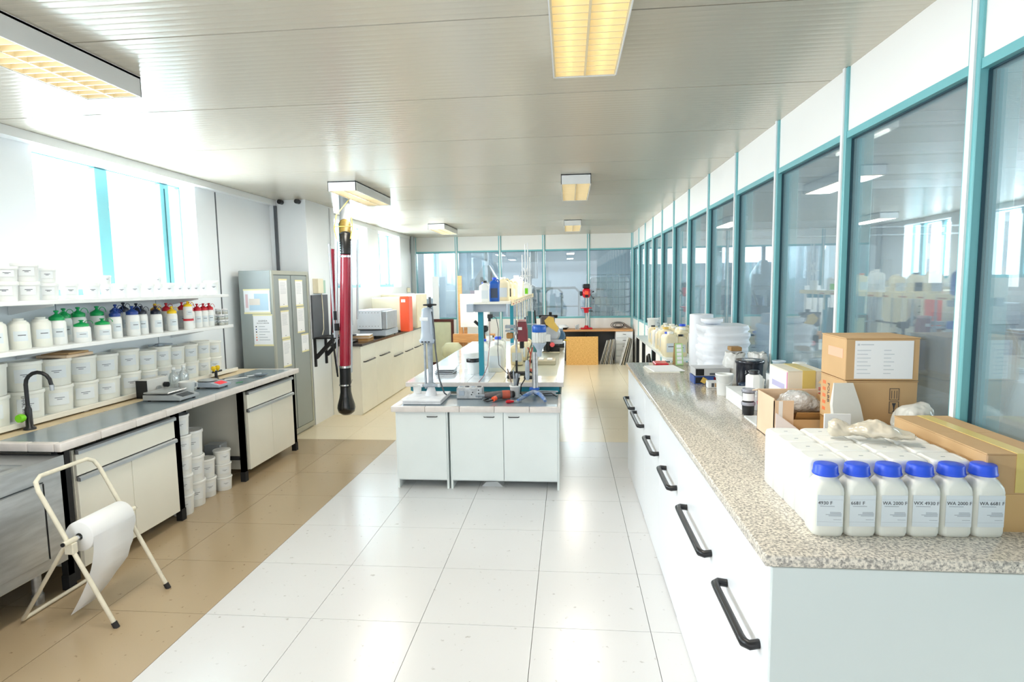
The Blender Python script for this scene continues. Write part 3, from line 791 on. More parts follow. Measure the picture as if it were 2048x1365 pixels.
for x, y, s, lab in ((-3.52, 4.36, (1.0, 1.0, 1.2), 'dark cap bottle in the back, leftmost of the dark caps'), (-3.42, 4.425, (1.0, 1.0, 1.06), 'dark cap bottle in front, first beside the blue caps'), (-3.52, 4.50, (1.0, 1.0, 1.15), 'dark cap bottle in the back, second of the dark caps'), (-3.39, 4.55, (1.05, 1.05, 1.02), 'dark cap bottle in front, beside the brown cap')):
    bottle('black', x, y, lab, s)
bottle('brown', -3.47, 4.65, 'bottle with brown cap between the dark and yellow caps', (0.95, 0.95, 1.05))
for x, y, s, lab in ((-3.52, 4.72, (1, 1, 1.1), 'yellow cap bottle in the back beside the brown cap'), (-3.40, 4.76, (1.0, 1.0, 0.98), 'yellow cap bottle in front beside the brown cap')):
    bottle('yellow', x, y, lab, s)
tag(B().lathe([(0.04, 0), (0.04, 0.075)], n=18).mt(1).lathe([(0.042, 0.075), (0.042, 0.092)], n=18).obj('round_jar', [TUB, REDC], None, (-3.36, 4.92, Z2)), 'low jar with red lid standing under the tall yellow cap bottle', 'jar')
bottle('yellow', -3.36, 4.92, 'yellow cap bottle stacked on the red lid jar', (0.9, 0.9, 0.72), z=Z2+0.0925)
for x, y, s, lab in ((-3.52, 4.86, (1, 1, 1.1), 'red cap bottle behind the yellow stacked one'), (-3.42, 5.03, (0.95, 0.95, 1.02), 'first red cap bottle right of the stacked yellow one'), (-3.52, 5.07, (0.95, 0.95, 1.1), 'red cap bottle in the back, second of the reds'), (-3.41, 5.125, (0.95, 0.95, 1.02), 'red cap bottle in front, second of the reds'),
                     (-3.52, 5.165, (0.95, 0.95, 1.1), 'red cap bottle in the back, third of the reds'), (-3.41, 5.22, (0.95, 0.95, 1.02), 'red cap bottle in front, third of the reds'), (-3.41, 5.31, (0.95, 0.95, 1.02), 'rightmost red cap bottle beside the small jars')):
    bottle('red', x, y, lab, s)
def make_jar():
    t = thing('glass_jar', 'x', 'jar')
    B().lathe([(0.024, 0), (0.026, 0.004), (0.026, 0.036), (0.022, 0.042)], n=14).obj('body', CLEAR, t)
    B().lathe([(0.0235, 0.002), (0.0235, 0.026)], n=12).obj('contents', YMILK, t)
    B().lathe([(0.025, 0.04), (0.025, 0.052)], n=14).obj('lid', PAPER, t)
    return t
JR = Proto(make_jar)
k = 0
for iy, y in enumerate((5.39, 5.45)):
    for ix, x in enumerate((-3.34, -3.41, -3.48)):
        for lv in range(2 if iy == 0 else 3):
            JR.put((x, y, Z2+lv*0.053), 0, 'sample jar in the %s stack, %s column from the front, %s level' % (('near', 'far')[iy], NTH[ix], NTH[lv]), 'small sample jars at the end of the middle shelf')

# things on the left bench
def scale_thing(loc, rz, lab, w, d, led):
    t = thing('bench_scale', lab, 'scale', loc, rz)
    # front (display) faces +x
    B().prism([(-d/2, 0.012), (d/2, 0.012), (d/2, 0.03), (d/2-0.08, 0.052), (-d/2, 0.052)], -w/2, w/2).obj('body', ALU if led is LCD else GREYM, t)
    for sx in (-1, 1):
        for sy in (-1, 1): B().cyl(0.012, 0, 0.012, sx*(d/2-0.03), sy*(w/2-0.03)).obj('foot', BLK, t)
    if led is LCD: B().box(-d/2+0.0, -w/2+0.005, 0.06, d/2-0.1, w/2-0.005, 0.072, 0.004).cyl(0.02, 0.05, 0.06, -0.04, 0).obj('weighing_pan', STEEL, t)
    else: B().lathe([(0.08, 0.062), (0.08, 0.068)], -0.04, 0, 24).cyl(0.02, 0.05, 0.062, -0.04, 0).obj('weighing_pan', STEEL, t)
    B().prism([(d/2-0.068, 0.0497), (d/2-0.01, 0.0337), (d/2-0.01, 0.0352), (d/2-0.068, 0.0512)], -w*0.3, w*0.3).obj('display', led, t)
    return t
scale_thing((-3.165, 4.36, 0.9), 0.0, 'large flat bench scale with steel platform nearest the tap', 0.24, 0.31, LCD)
scale_thing((-3.17, 4.91, 0.9), 0.0, 'small grey scale with a red display on the left bench', 0.19, 0.24, LED)
t = thing('power_supply', 'grey box with a black round knob behind the large scale', 'device', (-3.415, 4.49, 0.9006), -0.05)
B().box(-0.045, -0.12, 0.0, 0.045, 0.12, 0.15, 0.004).obj('case', mat('light grey case', (214, 214, 210), 0.45), t)
B().box(-0.047, -0.13, 0.0, 0.047, -0.12, 0.145).obj('side_panel', BLK, t)
B().at((0.05, 0.0, 0.06)).cyl(0.028, 0, 0.008, ax='x').obj('dial', STEEL, t)
B().at((0.05, 0.07, 0.085)).cyl(0.022, 0, 0.03, ax='x').obj('knob', BLK, t)
t = thing('plastic_jug', 'white plastic jug with handle between the two scales', 'jug', (-3.21, 4.62, 0.9), 0)
B().lathe([(0.045, 0.0), (0.05, 0.004), (0.062, 0.095), (0.066, 0.1), (0.06, 0.098), (0.047, 0.006)], n=20, cap1=False).obj('body', TUB, t)
B().tube([(0.02, 0.055, 0.085), (0.03, 0.088, 0.08), (0.03, 0.09, 0.04), (0.015, 0.045, 0.03)], 0.006, 6).obj('handle', TUB, t)
for k, (x, y) in enumerate(((-3.40, 4.73), (-3.40, 4.86))):
    t = thing('wash_bottle', 'clear plastic bottle in front of the cream tubs, %s of the two' % ('left' if k == 0 else 'right'), 'bottle', (x, y, 0.9))
    B().lathe([(0.038, 0), (0.04, 0.005), (0.04, 0.12), (0.03, 0.15), (0.014, 0.165), (0.014, 0.19)], n=18).obj('body', CLEAR, t)
    B().lathe([(0.016, 0.185), (0.016, 0.205)], n=14).obj('cap', TUB, t)
t = thing('gas_tap', 'black gas tap with two yellow knobs at the back of the left bench', 'tap', (-3.415, 5.36, 0.9))
B().cyl(0.014, 0, 0.08).cyl(0.022, 0, 0.012).at((0, 0, 0.07)).cyl(0.01, -0.05, 0.09, ax='y').obj('body', BLK, t)
for y in (-0.035, 0.03):
    B().lathe([(0.008, 0.07), (0.012, 0.085), (0.021, 0.095), (0.021, 0.12), (0.012, 0.128)], 0, y, 12).obj('knob', YELC, t)
b = B().box(-0.02, -0.12, 0, 0.02, 0.1, 0.006, 0.002)
tag(b.obj('paper_strip', PAPER, None, (-3.2, 5.36, 0.9), -0.7), 'white folded paper lying behind the scoop on the left bench', 'paper')
t = thing('metal_scoop', 'grey metal scoop lying near the far end of the left bench', 'scoop', (-3.06, 5.52, 0.9), 1.2)
b = B(); secs = []
for f in (0, 0.5, 1):
    secs.append([(-0.06+0.12*f, 0.045*(0.5+0.5*min(1, f*2))*math.cos(a), 0.003+0.03*(1-math.sin(a))*0.8) for a in [PI*k/6 for k in range(7)]])
b.loft(secs, True, False, close=False); b.obj('bowl', DUSTG, t, fix=False)
B().tube([(-0.06, 0, 0.015), (-0.15, 0.0, 0.02)], 0.008, 8).obj('handle', STEEL, t)
b = B().tube([(0, -0.02, 0.003), (0.02, 0.06, 0.003)], 0.003, 5)
tag(b.obj('green_wire', GREENC, None, (-3.06, 5.12, 0.9)), 'short green stick lying beside the small scale', 'stick')
tag(B().tube([(0, 0, 0.004), (0.05, 0.1, 0.004), (-0.02, 0.22, 0.02), (0.0, 0.3, 0.006), (0.08, 0.36, 0.004)], 0.004, 6).obj('black_cable', BLK, None, (-3.22, 4.52, 0.975)) , 'thin black cable lying between the scales', 'cable')
bpy.data.objects['black_cable'].location = (-3.38, 4.96, 0.9)

# buckets in the gap under the bench
BK = Proto(make_tub(0.1, 0.18, TUB))
cols = [(-3.05, 4.25, 0.083, 0.16, 5, 'near'), (-3.26, 4.31, 0.09, 0.17, 4, 'second'), (-3.09, 4.44, 0.098, 0.21, 3, 'third'), (-3.30, 4.53, 0.09, 0.19, 3, 'fourth, rear'), (-3.12, 4.645, 0.083, 0.165, 2, 'fifth')]
for x, y, r, h, n, w in cols:
    for k in range(n):
        put_tub(BK, x+random.uniform(-.006, .006), y, k*h, 'white bucket in the %s stack under the bench, %s' % (w, ('on the floor', 'second level', 'third level', 'fourth level', 'topmost')[k]), 'white buckets stacked under the left bench', sc=(r/0.1, r/0.1, h/0.18))
for k in range(3):
    put_tub(BK, -3.06, 4.81, k*0.12, 'small white bucket stack beside the square tins, %s' % ('on the floor', 'middle', 'topmost')[k], 'white buckets stacked under the left bench', sc=(0.72, 0.72, 0.12/0.18))
t = thing('square_tin', 'square metal tin at the far end of the gap under the left bench', 'tin', (-3.19, 4.93, 0))
B().bc(0, 0, 0, 0.15, 0.13, 0.19, 0.008).obj('body', ALU, t)
t2 = dup(t, (-3.19, 4.93, 0.19), 0.1, 'square metal tin stacked on another tin under the left bench')

# paper roll stand
t = thing('paper_roll_stand', 'white tubular floor stand holding a large paper roll', 'stand', (-2.66, 3.0, 0))
A = Vector((-2.66, 3.0, 0))
P_ = lambda x, y, z: tuple(Vector((x, y, z))-A)
r = 0.0115
# hanger loop: two front legs rising back to a top bar
yn, yf = 2.735, 3.14
ftx = -2.39; tx = -2.80; tz = 0.80
def onleg(y, f): return (ftx+(tx-ftx)*f, y, tz*f)
b = B()
c_ = 0.05
pts = [P_(*onleg(yn, 0.02)), P_(*onleg(yn, 0.92)), P_(tx+0.01, yn+0.012, tz-0.02), P_(tx, yn+c_, tz), P_(tx, yf-c_, tz), P_(tx+0.01, yf-0.012, tz-0.02), P_(*onleg(yf, 0.92)), P_(*onleg(yf, 0.02))]
b.tube(pts, r, 10).obj('front_frame', mat('aged white tube', (232, 226, 206), 0.35, var=0.1, scale=20), t)
b = B()
hz = 0.46; hx = ftx+(tx-ftx)*hz/tz
b.tube([P_(hx-0.005, yn, hz), P_(-2.93, yn, 0.02), P_(-2.945, yn+0.03, 0.012), P_(-2.945, yf+0.09, 0.012), P_(-2.93, yf+0.12, 0.02), P_(hx-0.005, yf, hz)], r*0.95, 10).obj('rear_frame', MATS['aged white tube'], t)
for y in (yn, yf):
    B().tube([P_(*onleg(y, -0.005)), P_(*onleg(y, 0.035))], 0.015, 10).obj('rubber_foot', RUBBER, t)
    s = -1 if y == yn else 1
    B().tube([P_(hx+0.02, y+s*0.05, hz+0.01), P_(hx+0.02, y-s*0.03, hz+0.01)], 0.014, 10).box(hx-A.x-0.01, y-A.y-0.018, hz-0.06, hx-A.x+0.04, y-A.y+0.018, hz-0.0, 0.004).obj('hinge_clamp', MATS['aged white tube'], t)
    B().tube([P_(hx+0.02, y+s*0.051, hz+0.01), P_(hx+0.02, y+s*0.056, hz+0.01)], 0.011, 10).obj('end_plug', BLK, t)
B().tube([P_(hx+0.02, yn+0.03, hz+0.01), P_(hx+0.02, yf-0.03, hz+0.01)], 0.012, 10).obj('axle', CHROME, t)
ry = yf-yn-0.10
t = thing('paper_roll', 'large white paper roll with a hanging torn sheet on the floor stand', 'paper roll', (hx+0.02, (yn+yf)/2, hz+0.01-0.075))
b = B()
secs = []
for rad, yy in ((0.02, -ry/2), (0.078, -ry/2), (0.082, -ry/2+0.004), (0.082, ry/2-0.004), (0.078, ry/2), (0.02, ry/2), (0.02, -ry/2)):
    secs.append([(rad*math.cos(2*PI*k/32), yy, 0.075+rad*math.sin(2*PI*k/32)) for k in range(32)])
b.loft(secs, False, False).obj('roll', PAPER, t)
b = B(); n = 14; vs = []; fs = []
for i in range(n+1):
    f = i/n
    z = 0.075-0.44*f; x = 0.083-0.05*f-0.19*f*f*0.6
    ya = -ry/2+0.012*math.sin(f*4)
    yb = ry/2 - (0 if f < 0.55 else (f-0.55)*0.33) + 0.006*math.sin(i*1.7)
    for x_, o_ in ((x, 0), (x-0.001, 0)):
        vs += [(x_, ya, z), (x_, yb, z)]
for i in range(n):
    a = 4*i; fs += [(a, a+1, a+5, a+4), (a+2, a+6, a+7, a+3), (a, a+4, a+6, a+2), (a+1, a+3, a+7, a+5)]
b.add(vs, fs, True).obj('hanging_sheet', PAPER, t)

# locker
t = thing('steel_locker', 'tall grey steel locker with notices taped on, beside the left bench', 'locker', (-3.435, 6.675, 0))
x0, x1, y0, y1 = -0.195, 0.19, -0.455, 0.455
B().box(x0, y0, 0.0, x1-0.02, y1, 1.965, 0.004).obj('body', LOCK, t)
B().box(x1-0.02, y0, 0.02, x1, y0+0.04, 1.965).box(x1-0.02, y1-0.04, 0.02, x1, y1, 1.965).box(x1-0.02, y0+0.04, 1.92, x1, y1-0.04, 1.965).box(x1-0.02, y0+0.04, 0.02, x1, y1-0.04, 0.08).obj('door_frame', LOCKD, t)
for a, c in ((y0+0.043, -0.012), (0.004, y1-0.043)):
    B().box(x1-0.02, a, 0.084, x1-0.003, c, 1.912, 0.002).obj('door', LOCK, t)
B().box(x1-0.021, -0.012, 0.084, x1-0.016, 0.004, 1.912).obj('door_gap', BLK, t)
def notice(loc, rz, w, h, lab, kind, par=None, tape=True):
    t = thing('paper_notice', lab, 'notice', loc, rz, 'paper notices on the locker')
    B().box(-w/2, -0.0012, 0, w/2, 0, h).obj('sheet', PAPER if kind != 'blue' else PAPER, t)
    if tape: B().box(-w/2-0.004, -0.0018, h-0.004, w/2+0.004, -0.0012, h+0.012).box(-w/2-0.004, -0.0018, -0.012, w/2+0.004, -0.0012, 0.006).obj('tape', mat('pale masking tape', (234, 226, 176), 0.5), t)
    b = B()
    if kind == 'text':
        z = h*0.88
        while z > h*0.45:
            b.box(-w*0.36, -0.0016, z, w*random.uniform(.2, .38), -0.0012, z+0.0045); z -= 0.015
        b.obj('print', mat('very faint ink', (196, 202, 208), 0.7), t)
        B().box(-w*0.05, -0.0017, h*0.06, w*0.06, -0.0012, h*0.06+0.006).obj('print_mark', INK, t)
    elif kind == 'legend':
        text('LEGENDA', 0.024, INK, t, (0, -0.0016, h*0.79), (PI/2, 0, 0), align='CENTER')
        text('SACCHI E BIDONI', 0.018, INK, t, (0, -0.0016, h*0.72), (PI/2, 0, 0), align='CENTER')
        for i, m in enumerate((INK, NAVYC, BLK, CARDL, ORNG, REDP)):
            B().at((-w*0.36, 0, h*(0.62-0.09*i))).cyl(0.0075, -0.0018, -0.0012, ax='y', n=12).obj('dot', m, t)
            b.box(-w*0.22, -0.0016, h*(0.615-0.09*i), w*(0.1+0.25*((i*7) % 3)/2), -0.0012, h*(0.63-0.09*i))
        b.obj('print', INKG, t)
    elif kind == 'blue':
        B().box(-w*0.1, -0.0016, h*0.1, w*0.44, -0.0012, h*0.84).box(-w*0.3, -0.00155, h*0.1, w*0.44, -0.0012, h*0.4).obj('blue_field', mat('pale blue print', (186, 212, 228), 0.6), t)
        B().box(-w*0.3, -0.002, h*0.34, w*0.12, -0.0017, h*0.62).obj('beige_field', mat('pale beige print', (224, 216, 206), 0.6), t)
        B().box(-w*0.44, -0.0016, h*0.22, w*-0.34, -0.0012, h*0.82).obj('pink_field', mat('pale pink print', (222, 192, 196), 0.6), t)
    return t
notice((-3.43, 6.2198, 1.50), 0, 0.30, 0.25, 'landscape chart with pale blue field on the side of the locker', 'blue')
notice((-3.375, 6.2198, 1.14), 0, 0.22, 0.33, 'legend notice with a column of coloured dots on the side of the locker', 'legend')
for i, (y, z) in enumerate(((6.47, 1.56), (6.48, 1.20), (6.49, 0.87))):
    notice((-3.247, y, z), PI/2, 0.19, 0.30, 'text notice on the left locker door, %s' % ('top', 'middle', 'bottom')[i], 'text')
for i, (y, z) in enumerate(((6.87, 1.56), (6.88, 1.235))):
    notice((-3.247, y, z), PI/2, 0.19, 0.29, 'text notice on the right locker door, %s' % ('top', 'middle')[i], 'text')
notice((-3.247, 6.97, 0.99), PI/2, 0.19, 0.20, 'small handwritten notice lowest on the right locker door', 'text')

# pillar fittings
t = thing('switch_box', 'cream electrical box on the pillar beside the locker', 'box', (-3.235, 7.36, 1.69))
B().box(-0.015, -0.09, 0, 0.06, 0.07, 0.19, 0.004).obj('case', BEIGE, t)
B().box(-0.015, 0.07, 0.0, 0.05, 0.16, 0.17, 0.004).obj('green_cover', mat('pale green plastic', (170, 200, 180), 0.4), t)
t = thing('wall_panel_board', 'dark grey backing board fixed to the pillar above black brackets', 'board', (-3.24, 7.42, 1.12))
B().box(-0.01, -0.235, 0, 0.012, 0.25, 0.55).obj('board', DGREY, t)
tag(B().tube([(0, 0, 0.57), (0.01, 0.0, 0.3), (0.02, -0.03, 0.1), (0.02, -0.08, 0.03)], 0.006, 6).obj('cream_cable', BEIGE, None, (-3.215, 7.45, 1.12)), 'cream cable hanging in front of the dark grey board', 'cable')
t = thing('bracket_shelf', 'black steel bracket shelf on the pillar beside the red tube', 'shelf', (-3.24, 7.45, 0.7))
for y in (-0.22, 0.12):
    b = B().box(-0.01, y-0.02, 0.05, 0.012, y+0.02, 0.42).prism([(0.0, 0.15), (0.03, 0.15), (0.26, 0.38), (0.26, 0.41), (0.22, 0.41), (0.0, 0.19)], y-0.016, y+0.016)
    b.obj('bracket', BLKM, t)
B().box(-0.01, -0.26, 0.41, 0.3, 0.16, 0.43).obj('plate', BLKM, t)

# red extraction arm hanging from the ceiling
ax_, ay_ = -2.50, 6.45
t = thing('extraction_duct', 'dark red extraction tube with black hood hanging in front of the cabinets', 'extraction arm', (ax_, ay_, 0.30))
bot = 0.0
B().tube([(-0.045, 0, 0.54), (0.02, 0, 1.83)], 0.062, 22).obj('red_tube', REDTUBE, t)
B().tube([(-0.19, 0.06, 0.95), (-0.16, 0.06, 1.9)], 0.028, 12).obj('side_tube', REDTUBE, t)
b = B()
pr = []; n = 40
for i in range(n+1):
    f = i/n; a = f*PI*0.62
    p = Vector((0.022-0.387*0.20*(1-math.cos(a)), 0.20*(1-math.cos(a)), 1.83+0.36*math.sin(a*0.8)))
    pr.append((p, 0.068 if i % 2 else 0.052))
b.tube([p for p, _ in pr[:18]], [q for _, q in pr[:18]], 20); b.obj('black_hose', mat('ribbed black hose', (30, 30, 30), 0.3), t)
B().tube([p for p, _ in pr[17:]], [q for _, q in pr[17:]], 20).obj('yellowish_hose', mat('ribbed yellowed hose', (128, 110, 54), 0.35, var=0.4, scale=14), t)
B().tube([pr[-1][0], (-0.11, 0.36, 2.35), (-0.12, 0.38, 2.56)], 0.06, 14).obj('ceiling_duct', ALU, t)
b = B()
for dx in (-0.085, 0.085):
    for dy in (0,):
        b = B(); b.tube([(-0.045+dx, -0.03, 0.50), (0.02+dx, -0.03, 1.98)], 0.011, 6).obj('support_bar', ALU, t)
B().tube([(0.115, 0.03, 1.1), (0.15, 0.03, 2.0)], 0.012, 6).obj('support_bar', ALU, t)
B().tube([(-0.13, -0.05, 0.9), (-0.16, -0.02, 1.95)], 0.014, 6).obj('support_bar', ALU, t)
B().tube([(-0.12, -0.04, 0.45), (-0.165, -0.05, 0.95), (-0.15, -0.04, 1.12)], 0.01, 6).obj('gas_strut', BLKM, t)
b = B().at((-0.105, -0.04, 0)).lathe([(0.03, 0.98), (0.03, 1.06)], n=8).at((-0.1, -0.04, 0)).box(-0.03, -0.02, 1.1, 0.0, 0.02, 1.2)
b.obj('joint', BLKM, t)
YC = mat('yellow spring steel', (220, 200, 110), 0.3, metal=0.4)
B().tube([(-0.06, -0.05, 2.0), (-0.09, -0.03, 2.12), (-0.07, 0.0, 2.27)], 0.007, 6).tube([(0.1, -0.05, 2.0), (0.12, -0.03, 2.12), (0.1, 0.0, 2.27)], 0.007, 6).tube([(-0.085, -0.03, 2.14), (0.115, -0.03, 2.14)], 0.006, 6).tube([(-0.07, 0, 2.27), (0.04, 0.2, 2.5), (0.1, 0, 2.27)], 0.007, 6).obj('yellow_yoke', YC, t)
for z0, z1 in ((0.55, 0.575), (1.80, 1.82), (0.345, 0.36)):
    xx = -0.045+0.065*(z0-0.54)/1.29
    B().tube([(xx, 0, z0), (xx, 0, z1)], 0.067, 20).obj('clamp_ring', CHROME, t)
B().tube([(-0.05, 0, 0.33), (-0.048, 0, 0.40), (-0.046, 0, 0.47), (-0.045, 0, 0.55)], [0.062, 0.064, 0.063, 0.064], 20).obj('black_sleeve', BLK, t)
B().lathe([(0.001, 0.0), (0.05, 0.006), (0.092, 0.04), (0.102, 0.085), (0.098, 0.12), (0.075, 0.2), (0.062, 0.27), (0.06, 0.345)], -0.05, 0, 26).obj('hood', mat('glossy black hood', (10, 11, 14), 0.22, coat=0.4), t)
B().tube([(0.02, -0.03, 0.35), (0.05, -0.04, 0.42)], 0.004, 6).obj('handle', CHROME, t)

# far left cabinets
FX = -2.83
yb = [7.75, 8.39, 9.16, 9.85, 10.48, 11.05, 11.65]
for i in range(6):
    t = thing('base_cabinet', '%s white base cabinet from the near end in the far left row' % NTH[i], 'cabinet', (-3.15, (yb[i]+yb[i+1])/2, 0), 0, 'white base cabinets in the far left row')
    hw = (yb[i+1]-yb[i])/2
    B().box(-0.34 if i else -0.095, -hw+0.001, 0.0, 0.3, hw-0.001, 0.955).obj('carcass', CREAM, t)
    B().box(0.3, -hw+0.003, 0.012, 0.32, hw-0.003, 0.95, 0.002).obj('door', CREAM, t)
    z = 0.73 if i < 2 else 0.63
    l = min(0.46, hw*1.5)
    B().tube([(0.32, -l/2, z), (0.345, -l/2+0.012, z), (0.345, l/2-0.012, z), (0.32, l/2, z)], 0.009, 6).obj('handle', BLK, t)
t = thing('dark_worktop', 'glossy dark worktop on the far left cabinets', 'worktop', (-3.14, 9.7, 0.957))
B().prism([(-0.105, -1.97), (0.34, -1.97), (0.34, 1.98), (-0.35, 1.98), (-0.35, -1.63), (-0.105, -1.63)], 0, 0.033, 'z').obj('slab', mat('glossy dark worktop', (62, 58, 60), 0.12, var=0.1, scale=20), t)
ZC = 0.99
t = thing('muffle_oven', 'white perforated laboratory oven on a flat base on the dark worktop', 'oven', (-2.93, 8.9, ZC), 0)
B().box(-0.24, -0.22, 0.025, 0.17, 0.42, 0.115, 0.006).obj('base', GREYM, t)
B().box(-0.26, -0.24, 0.115, 0.11, 0.35, 0.125).obj('gap_plate', BLK, t)
B().box(-0.27, -0.24, 0.125, 0.11, 0.35, 0.42, 0.008).obj('housing', OVENW, t)
B().box(0.11, -0.22, 0.125, 0.19, 0.33, 0.40, 0.01).obj('door', ALU, t)
b = B()
for k in range(7):
    for z in (0.17, 0.375): b.box(-0.23+k*0.048, -0.242, z, -0.222+k*0.048, -0.239, z+0.01)
b.obj('vent_holes', DGREY, t)
b = B()
for sx in (-0.2, 0.13):
    for sy in (-0.18, 0.36): b.cyl(0.012, 0, 0.025, sx, sy)
b.obj('feet', BLK, t)['kind'] = 'stuff'
t = thing('orange_oven', 'orange fronted furnace standing behind the white oven', 'oven', (-2.95, 10.0, ZC), 0)
B().box(-0.4, -0.2, 0.02, 0.10, 0.35, 0.58, 0.01).obj('housing', BEIGE, t)
B().box(0.10, -0.24, 0.0, 0.26, -0.0, 0.6, 0.012).obj('front', ORANGE, t)
B().box(0.13, -0.243, 0.5, 0.2, -0.239, 0.55).obj('badge', PAPER, t)
t = thing('cream_instrument', 'cream boxy instrument at the far end of the dark worktop', 'device', (-3.05, 10.95, ZC), 0)
B().box(-0.38, -0.4, 0.0, 0.3, 0.35, 0.62, 0.008).obj('housing', BEIGE, t)
B().box(0.0, -0.405, 0.02, 0.28, -0.4, 0.6).obj('front_plate', CREAM, t)
for z in (0.2, 0.3): B().tube([(0.05, -0.42, z), (0.12, -0.42, z)], 0.008, 6).obj('lever', BLK, t)
t = thing('book_stack', 'two brown books stacked on the dark worktop beside the red tube', 'book', (-2.95, 8.22, ZC), 0.1)
bpy.data.objects.remove(t)
for k in range(2):
    t = thing('book', 'brown covered book on the dark worktop, %s of the two' % ('lower', 'upper')[k], 'book', (-2.99, 8.28, ZC+0.042*k), 0.05+0.1*k, 'books on the dark worktop')
    B().box(-0.13, -0.15, 0, 0.13, 0.15, 0.005).box(-0.13, -0.15, 0.036, 0.13, 0.15, 0.041).box(-0.13, -0.15, 0.005, -0.125, 0.15, 0.036).obj('cover', CARD if k == 0 else PAPER, t)
    B().box(-0.124, -0.145, 0.006, 0.125, 0.145, 0.035).obj('pages', CARDD if k == 0 else CARD, t)
t = thing('stereo_microscope', 'black microscope on the dark worktop, half behind the red tube', 'microscope', (-3.09, 8.0, ZC), 0)
B().box(-0.1, -0.12, 0, 0.1, 0.12, 0.03, 0.01).obj('base', BLK, t)
B().box(-0.08, 0.05, 0.03, -0.03, 0.1, 0.36, 0.01).obj('arm', BLKM, t)
B().box(-0.07, -0.07, 0.22, 0.05, 0.08, 0.34, 0.02).obj('head', BLK, t)
B().tube([(0, -0.05, 0.3), (0.04, -0.12, 0.38)], 0.018, 10).obj('eyepiece', BLK, t)
B().tube([(-0.05, -0.05, 0.3), (-0.02, -0.12, 0.38)], 0.018, 10).obj('eyepiece', BLK, t)
B().cyl(0.03, 0.1, 0.22, -0.01, -0.01).obj('objective', BLKM, t)
B().box(-0.09, -0.1, 0.09, 0.09, 0.08, 0.105).obj('stage', BLKM, t)
for k in range(3):
    tag(B().box(-0.09, -0.012, 0, 0.09, 0.012, 0.2).obj('brown_sample_plate', (CARD, DGREY, CARDD)[k], None, (-3.3, 8.14+0.03*k, ZC)), '%s upright brown sample plate behind the microscope' % ('left', 'middle', 'right')[k], 'plate', 'upright plates behind the microscope')
tag(B().mt(0).box(-0.03, -0.04, 0, 0.03, 0.04, 0.1, 0.01).mt(1).box(-0.025, -0.03, 0.1, 0.025, 0.03, 0.11).obj('wall_socket', [BEIGE, ALU], None, (-3.46, 12.6, 1.62)), 'small socket box on the wall in the far left corner', 'socket')
tag(B().cyl(0.05, 0, 1.45).obj('drain_pipe', mat('grey pipe', (150, 158, 158), 0.4), None, (-3.44, 12.95, 1.4)), 'vertical grey pipe in the far left corner', 'pipe')
tag(B().box(-0.12, -0.1, 0, 0.12, 0.1, 0.16, 0.01).obj('small_white_box', WHT, None, (-3.1, 12.3, 1.62-0.62)) if False else B().box(-0.09, -0.14, 0, 0.0, 0.14, 0.2, 0.01).obj('junction_box', WHT, None, (-3.41, 12.9, 1.62)), 'white junction box under the grey corner pipe', 'box')
bpy.data.objects['junction_box'].location = (-3.40, 12.72, 1.4)

# ================================================================ RIGHT COUNTER
RX = 0.56
t = thing('granite_counter', 'speckled granite worktop running along the right glass wall', 'worktop', (0.98, 3.6, 0.985))
B().box(-0.44, -1.98, 0, 0.44, 1.98, 0.035, 0.006, 2).obj('slab', GRAN, t)
rb = [1.64, 3.015, 3.65, 4.36, 4.98, 5.56]
def drawer_handle(y0, y1, z, t):
    x = -0.043
    b = B().tube([(0.0, y0+0.015, z), (x*0.7, y0+0.006, z), (x, y0+0.02, z), (x-0.002, y0+0.05, z), (x-0.002, y1-0.05, z), (x, y1-0.02, z), (x*0.7, y1-0.006, z), (0.0, y1-0.015, z)], [0.014, 0.0145, 0.015, 0.0135, 0.0135, 0.015, 0.0145, 0.014], 12)
    return b.obj('handle', BLK, t)
hd = [[(1.66, 2.08), (2.28, 2.79)], [(2.97, 3.40)], [(3.65, 4.08)], [(4.30, 4.88)], [(4.99, 5.51)]]
hd = [[(1.70, 2.085), (2.29, 2.80)], [(3.04, 3.40)], [(3.66, 4.08)], [(4.38, 4.88)], [(5.0, 5.50)]]
for i in range(5):
    y0, y1 = rb[i], rb[i+1]
    t = thing('counter_cabinet', '%s white cabinet from the camera end under the granite counter' % NTH[i], 'cabinet', (RX, (y0+y1)/2, 0), 0, 'white cabinets under the granite counter')
    o_ = (0, -(y0+y1)/2, 0)
    B().box(0.018, y0+0.001, 0.0, 0.83, y1-0.001, 0.983).obj('carcass', LAMW, t, o_)
    ds = [(y0+0.002, y1-0.002)] if i else [(y0+0.002, 2.19), (2.194, y1-0.002)]
    for k, (a, c) in enumerate(ds):
        d = B().box(0.0, a, 0.012 if i % 2 else 0.004, 0.018, c, 0.975, 0.0015).obj('door', LAMW, t, o_)
        hh = drawer_handle(hd[i][k][0], hd[i][k][1], 0.70, d)
B().box(0.56, 1.625, 0, 1.40, 1.64, 0.983, 0.002).obj('counter_end', mat('grey green laminate', (212, 221, 220), 0.4))
tag(bpy.data.objects['counter_end'], 'pale end panel of the granite counter facing the camera', 'panel')

